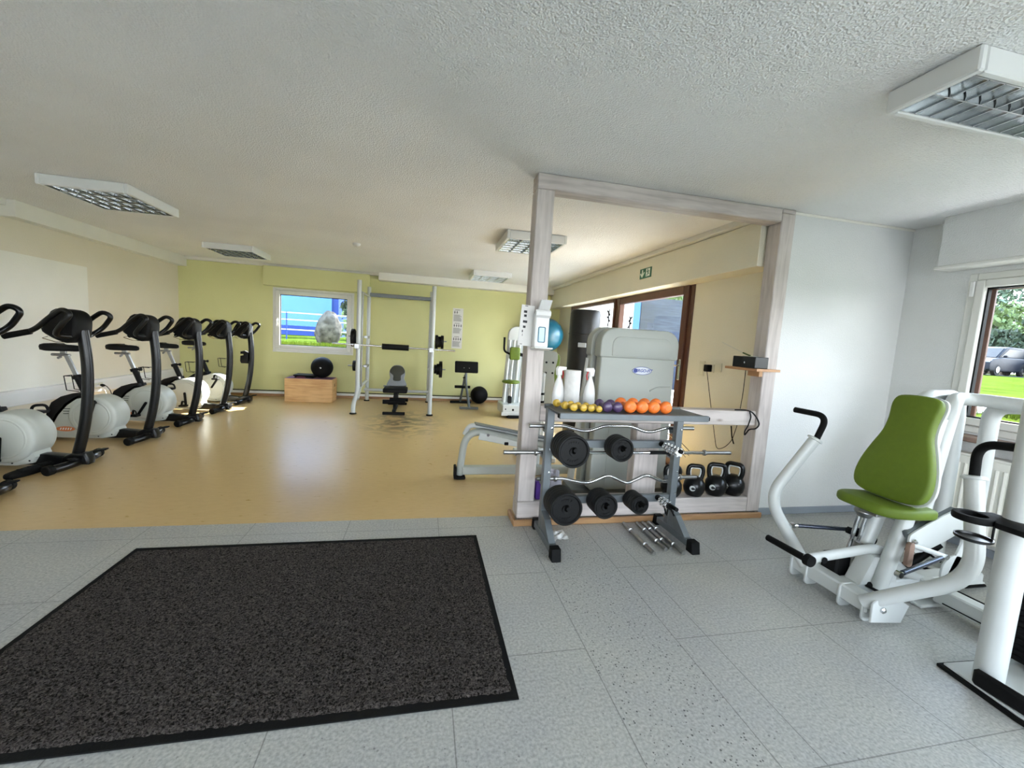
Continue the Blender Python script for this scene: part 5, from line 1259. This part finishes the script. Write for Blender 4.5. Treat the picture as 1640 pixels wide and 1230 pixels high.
# punching bag
t = thing('punching_bag', 'tall black leather punching bag standing in front of the glazed door', 'punching bag', (2.17, 5.5, 0), .1)
MB().lathe([(0, .045), (.18, .045), (.20, .07), (.205, .20), (.21, .9), (.208, 1.5), (.205, 1.74), (.19, 1.785), (0, 1.79)], (0, 0, 0), (0, 0, 1), 40).build('bag', 'bag_leather', t, 50)
MB().lathe([(0, 0), (.23, 0), (.24, .02), (.20, .044), (0, .044)], (0, 0, 0), (0, 0, 1), 36).build('base', 'rubber', t)
for zz in (.35, .9, 1.45):
    MB().lathe([(.211, 0), (.2135, .004), (.2135, .012), (.211, .016)], (0, 0, zz), (0, 0, 1), 40).build('seam', 'bag_leather', t)
o = MB().box(-.215, -.205, -.08, .03, 1.28, 1.34, .004).build('strap_label', 'silver_label', t, 0); o.rotation_euler = (0, 0, .9)
# gym balls
tag(MB().sphere((2.38, 8.02, 1.46), .33, 40, 26).build('gym_ball', 'teal_rubber'), 'large teal gym ball resting high on the wall bracket beside the black bag', 'ball')
tag(MB().tube([(2.16, 8.02, 1.20), (2.38, 7.80, 1.20), (2.60, 8.02, 1.20), (2.38, 8.24, 1.20)], .010, 10, .16, closed=True, n=8).tube([(2.38, 8.22, 1.20), (2.38, 8.57, 1.20)], .012, 10).tube([(2.38, 8.22, 1.20), (2.38, 8.57, .98)], .010, 10).build('ball_bracket', 'steel_white'), 'white wall bracket ring carrying the upper teal gym ball', 'bracket')
tag(MB().sphere((2.33, 7.85, .345), .345, 40, 26).build('gym_ball', 'teal_rubber'), 'teal gym ball on the floor, glimpsed low behind the white spray bottle', 'ball')

# ================================================================ OUTSIDE
GZ = .93
A('terrace_stone', 'c8c5bd', .85, 0, .08, 3, spec=0.1)
tag(MB().box(-40, 3.1, 8.72, 60, GZ - .3, GZ).box(3.1, 60, 9.3, 60, GZ - .3, GZ).box(7.2, 60, -30, 9.3, GZ - .3, GZ).box(4.4, 7.2, -30, 2.7, GZ - .3, GZ).build('lawn', 'grass', None, 0), 'sunlit green lawn outside the windows', 'lawn', kind='stuff')
tag(MB().box(-60, 4.4, -60, -3.6, -.3, -.1).box(-60, -4.6, -3.6, 60, -.3, -.1).build('yard', 'asphalt', None, 0), 'pale paved yard outside behind the building', 'yard', kind='structure')
struct(MB().box(3.1, 7.2, 2.9, 9.3, -.2, 0).build('terrace', 'terrace_stone', None, 0))
struct(MB().box(7.0, 7.2, 2.7, 9.3, 0, GZ + .05).box(4.4, 7.2, 2.7, 2.9, 0, GZ + .05).build('retaining_wall', 'render_white', None, 0))
struct(MB().box(-4.7, 5.9, YF - 1.0, 2.95, CZ + .2, CZ + .35).box(-4.7, 4.9, 2.95, YB + .35, CZ + .2, CZ + .35).build('sun_blocking_roof', 'render_white', None, 0))  # unseen; its overhang is added to block sun at door and right window
struct(MB().box(3.1, 4.72, 9.0, 9.2, 0, 2.5).build('wing_wall', 'render_white', None, 0))
tag(MB().box(4.74, 4.92, 9.05, 9.15, 0, 2.5).build('door_post_panel', 'building_blue', None, 0), 'narrow pale blue wall strip seen through the glazed door', 'wall strip')
b = MB()
b.box(4.95, 6.35, 9.06, 9.12, 1.75, 2.5, 0).box(4.95, 6.35, 9.06, 9.12, .35, 1.75, 0, mi=1).box(4.93, 4.97, 9.04, 9.14, 0, 2.5).box(6.33, 6.37, 9.04, 9.14, 0, 2.5)
tag(b.build('privacy_screen', ['screen_blue', 'screen_navy'], None, 0), 'grey-blue woven privacy screen outside the glazed door', 'screen')
# blue building, railing, stone behind the back window
xr = ony(531, 500, 22).x
t = thing('building', 'light blue rendered building wall beyond the back window', 'building', (xr - 9, 26, GZ))
MB().box(-9, 9, -4, 4, 0, 6).build('wall', 'building_blue', t, 0)
MB().box(-9.05, 9.05, -4.05, 4.05, 0, .45).build('plinth', 'building_base', t, 0)
MB().box(9.0, 9.3, -3.9, 4, 0, 6).build('corner_pilaster', 'building_base', t, 0)
t = thing('railing', 'pale metal railing on the lawn in front of the blue building', 'railing', (-3.6, 14, GZ))
for zz in (.93, .72, .42): MB().tube([(-9, 0, zz - .12), (1.35, 0, zz - .12)], .018, 8).build('rail', 'rail_white', t)
for xx in (-8, -5.5, -3, -.5, 1.3): MB().tube([(xx, 0, 0), (xx, 0, .84)], .02, 8).build('railing_post', 'building_base', t)
# boulder
sb = ony(524, 551, 11.2); st = ony(526, 498, 11.2); w_ = (ony(543, 530, 11.2).x - ony(505, 530, 11.2).x) / 2
b = MB().sphere((0, 0, 0), 1, 40, 28)
H = st.z - GZ
for v in b.bm.verts:
    c = v.co.copy(); n_ = noise.noise(c * 2.2) * .10 + noise.noise(c * 7) * .035
    zz = (c.z + 1) / 2; prof = (1 - max(0, zz - .25) ** 2.2 * .55)
    v.co = Vector((math.copysign(abs(c.x) ** .8, c.x) * w_ * 1.12 * (1.0 + n_) * max(.1, prof) + .05 * zz, c.y * .28 * (1 + n_), -.1 + zz * (H + .1) * (1 + n_ * .3)))
o = b.build('boulder', 'stone_grey', None, 60); o.location = (sb.x, 11.2, GZ)
tag(o, 'large upright pale grey boulder on the lawn behind the back window', 'boulder')
# trees
def tree(name, label, x, y, h, cr, m, n=1600, seed=1, leaf=.22, low=.25, rz=1.0):
    rnd = random.Random(seed)
    t = thing(name, label, 'tree', (x, y, GZ), group='trees outside')
    MB().tube([(0, 0, 0), (.1, .05, h * .35), (-.05, 0, h * .8)], [.16, .05], 10, .2).tube([(.05, 0, h * .35), (cr * .6, .2, h * .7)], [.08, .02], 8).tube([(.05, 0, h * .3), (-cr * .6, -.2, h * .65)], [.08, .02], 8).build('trunk', 'bark', t)
    b = MB(); cl = []
    for k in range(26):
        a = rnd.uniform(0, 2 * PI); rr = cr * math.sqrt(rnd.random()) * .85; zz = h * rnd.uniform(low, 1)
        cl.append((math.cos(a) * rr, math.sin(a) * rr, zz, cr * rnd.uniform(.22, .42)))
    for i in range(n):
        c = rnd.choice(cl)
        d = Vector((rnd.gauss(0, 1), rnd.gauss(0, 1), rnd.gauss(0, .8)))
        if d.length < .01: continue
        p = Vector(c[:3]) + d.normalized() * c[3] * rnd.uniform(.6, 1.05)
        if p.z < leaf * 1.4 + .02: continue
        R_ = Euler((rnd.uniform(0, PI), rnd.uniform(0, PI), rnd.uniform(0, PI))).to_matrix()
        s_ = leaf * rnd.uniform(.6, 1.3)
        b.quad(*[p + R_ @ Vector(q) for q in ((-s_, 0, 0), (0, -s_ * .5, 0), (s_, 0, 0), (0, s_ * .5, 0))])
    b.build('foliage', m, t, 0); return t
xt = ony(552, 500, 19).x
tree('tree', 'dark leafy tree right of the boulder behind the back window', xt + .55, 19, 4.2, 1.2, 'leaf_dark', 6500, 3, .16, .30)
tree('bush', 'light green shrub low behind the boulder outside the back window', xt + 1.2, 17, 1.1, 1.0, 'leaf_light', 1300, 5, .09, .25)
def away(px, py, k):
    v = EYE + ray(px, py) * k; return v.x, v.y
for i, (px, k, h, cr, m, lab) in enumerate(((1535, 40, 9, 3.4, 'leaf_blue', 'tall blue-green tree at the left side of the right window'), (1590, 36, 5.4, 2.6, 'leaf_light', 'bright green tree above the dark van outside the right window'),
        (1640, 44, 10, 4.0, 'leaf_blue', 'tall tree behind the second dark car outside the right window'), (1715, 38, 7, 3.2, 'leaf_dark', 'dark tree at the far right of the right window view'), (1612, 31, 3.0, 1.8, 'leaf_dark', 'low dark hedge tree just behind the parked cars'))):
    x, y = away(px, 560, k); tree('tree', lab, x, y, h, cr, m, 3800, 11 + i, .30, .12)
for i, (px, k, h, cr, m, lab) in enumerate(((1068, 26, 7, 2.2, 'leaf_blue', 'sparse tree right of the privacy screen through the door glass'), (1090, 18, 2.6, 1.6, 'leaf_light', 'light green bush low through the right side of the door glass'), (1120, 30, 8, 3.0, 'leaf_dark', 'darker tree beyond the door frame edge outside'))):
    x, y = away(px, 500, k); tree('tree', lab, x, y, h, cr, m, 2200, 31 + i, .20, .12)
# cars
def car(x, y, rz, label, m='car_paint'):
    t = thing('car', label, 'car', (x, y, GZ + .02), rz, 'parked cars')
    t.scale = (1, 1, 1)
    # side profile (x forward = +x), body lower
    body = [(-2.35, .35), (-2.38, .75), (-2.3, 1.05), (-2.2, 1.12), (1.05, 1.12), (1.9, 1.02), (2.28, .88), (2.36, .70), (2.36, .38), (2.2, .25), (-2.2, .25)]
    MB().prism(body, -.93, .93, 'y', .07, seg=3).build('body', m, t)
    cab = [(-2.15, 1.10), (-2.0, 1.60), (-1.7, 1.78), (.15, 1.80), (.45, 1.72), (1.25, 1.10)]
    MB().prism(cab, -.80, .80, 'y', .06, seg=3).build('cabin', m, t)
    MB().quad((1.24, -.70, 1.15), (1.24, .70, 1.15), (.52, .66, 1.70), (.52, -.66, 1.70)).build('windscreen_base', 'car_glass', t, 0) if False else MB().prism([(1.27, 1.13), (.50, 1.72), (.46, 1.70), (1.22, 1.12)], -.70, .70, 'y', .005).build('windscreen', 'car_glass', t, 0)
    for s in (-1, 1):
        MB().prism([(-1.9, 1.17), (-1.78, 1.62), (.18, 1.66), (.95, 1.17)], s * .79, s * .812, 'y', .004).build('side_window', 'car_glass', t, 0)
        MB().prism([(2.28, .72), (2.0, .92), (1.95, .98), (2.18, .92), (2.33, .84)], s * .42, s * .90, 'y', .01).build('headlight', 'car_light', t)
        MB().box(.95, 1.12, s * .95 if s > 0 else -1.12, 1.12 if s > 0 else -.95, 1.12, 1.26, .03).build('mirror', m, t)
        for wx in (-1.45, 1.45):
            MB().lathe([(0, 0), (.20, 0), (.22, .02), (.33, .02), (.35, .05), (.35, .2), (0, .2)], (wx, s * .95, .35), (0, -s, 0), 28).build('wheel', 'rubber', t)
            MB().lathe([(0, 0), (.2, 0), (.2, .01), (0, .03)], (wx, s * .952, .35), (0, s, 0), 20).build('hubcap', 'steel_brushed', t)
    g = MB()
    for k in range(3): g.box(2.34, 2.38, -.38, .38, .60 + .07 * k, .63 + .07 * k)
    g.build('grille', 'steel_brushed', t, 0)
    MB().lathe([(.085, 0), (.11, 0), (.11, .02), (.085, .02), (.085, 0)], (2.375, 0, .68), (1, 0, 0), 24).box(2.38, 2.39, -.008, .008, .68, .78).box(2.38, 2.39, -.08, .0, .63, .645).box(2.38, 2.39, 0, .08, .63, .645).build('round_emblem', 'chrome', t, 0)
    MB().box(2.365, 2.385, -.26, .26, .42, .53, .004).build('number_plate', 'paper', t, 0)
    MB().box(2.30, 2.37, -.80, .80, .27, .36, .01).build('lower_grille', 'rubber', t)
    return t
x, y = away(1583, 600, 27)
c1 = car(x, y, math.atan2(-y, -x) + math.radians(-22), 'dark blue van with bright headlight parked on the road outside the right window')
x, y = away(1662, 603, 27.5)
dup(c1, (x, y, GZ + .02), math.atan2(-y, -x) + math.radians(-22), 'second dark car at the right edge of the window, beside the dark blue van')
x, y = away(1600, 600, 28)
struct(MB().box(-14, 14, -3, 3, 0, .02).build('road', 'asphalt', None, 0)); r_ = bpy.data.objects['road']; r_.location = (x, y, GZ + .001); r_.rotation_euler = (0, 0, math.atan2(y, x) + PI / 2)
# grass tufts near the windows
def tufts(x0, x1, y0, y1, n, seed, label):
    rnd = random.Random(seed); b = MB()
    for i in range(n):
        x, y = rnd.uniform(x0, x1), rnd.uniform(y0, y1); h = rnd.uniform(.03, .09); a = rnd.uniform(0, PI)
        dx_, dy_ = math.cos(a) * .006, math.sin(a) * .006; l = (rnd.uniform(-.02, .02), rnd.uniform(-.02, .02))
        b._f([b.bm.verts.new(p) for p in ((x - dx_, y - dy_, GZ - .01), (x + dx_, y + dy_, GZ - .01), (x + l[0], y + l[1], GZ + h))])
    tag(b.build('grass', 'grass_blade', None, 0), label, 'grass', kind='stuff')
tufts(-3.6, -.8, 8.95, 11.0, 5000, 4, 'short bright grass just outside the back window')
tufts(4.6, 6.8, .2, 2.6, 6000, 5, 'short bright grass just outside the right window')

# ================================================================ LIGHT
SUN_D = Vector((-1.05, -1.30, -1.0)).normalized()
sd = bpy.data.lights.new('sun', 'SUN'); sd.energy = 36.0; sd.angle = math.radians(.6); sd.color = (1.0, .965, .90)
so = bpy.data.objects.new('sun', sd); COL.objects.link(so); so.rotation_euler = SUN_D.to_track_quat('-Z', 'Y').to_euler(); so.location = (8, 12, 12)
w = bpy.data.worlds.new('sky'); S.world = w; w.use_nodes = True
nt = w.node_tree; bg = nt.nodes['Background']
tc = nt.nodes.new('ShaderNodeTexCoord'); sp = nt.nodes.new('ShaderNodeSeparateXYZ'); nt.links.new(tc.outputs['Generated'], sp.inputs[0])
rp = nt.nodes.new('ShaderNodeValToRGB'); e = rp.color_ramp.elements
e[0].position = 0.0; e[0].color = (.95, .97, 1.0, 1); e[1].position = .55; e[1].color = (.52, .71, 1.0, 1)
nt.links.new(sp.outputs['Z'], rp.inputs['Fac']); nt.links.new(rp.outputs['Color'], bg.inputs['Color']); bg.inputs['Strength'].default_value = 10.0
def area(name, loc_, rot, sx, sy, watts, col=(1, 1, 1), portal=False):
    l = bpy.data.lights.new(name, 'AREA'); l.shape = 'RECTANGLE'; l.size = sx; l.size_y = sy; l.energy = watts; l.color = col
    if portal: l.cycles.is_portal = True
    o = bpy.data.objects.new(name, l); COL.objects.link(o); o.location = loc_; o.rotation_euler = rot; return o
# area lamps added to brighten the room, set in the unseen added windows
area('added_fill_3', (-2.0, YF - .25, 1.4), (PI / 2, 0, 0), 3.1, 1.7, 3, (.93, .97, 1.0))
area('added_fill_4', (1.8, YF - .25, 1.4), (PI / 2, 0, 0), 3.1, 1.7, 16, (.93, .97, 1.0))
area('added_fill_5', (XW + .12, -1.4, 1.43), (PI / 2, 0, PI / 2), 2.3, 1.1, 56, (.93, .97, 1.0))




S.view_settings.view_transform = 'Standard'; S.view_settings.look = 'None'
S.view_settings.gamma = 1.0; S.view_settings.use_curve_mapping = False; S.view_settings.exposure = EXPO
bpy.context.view_layer.update()
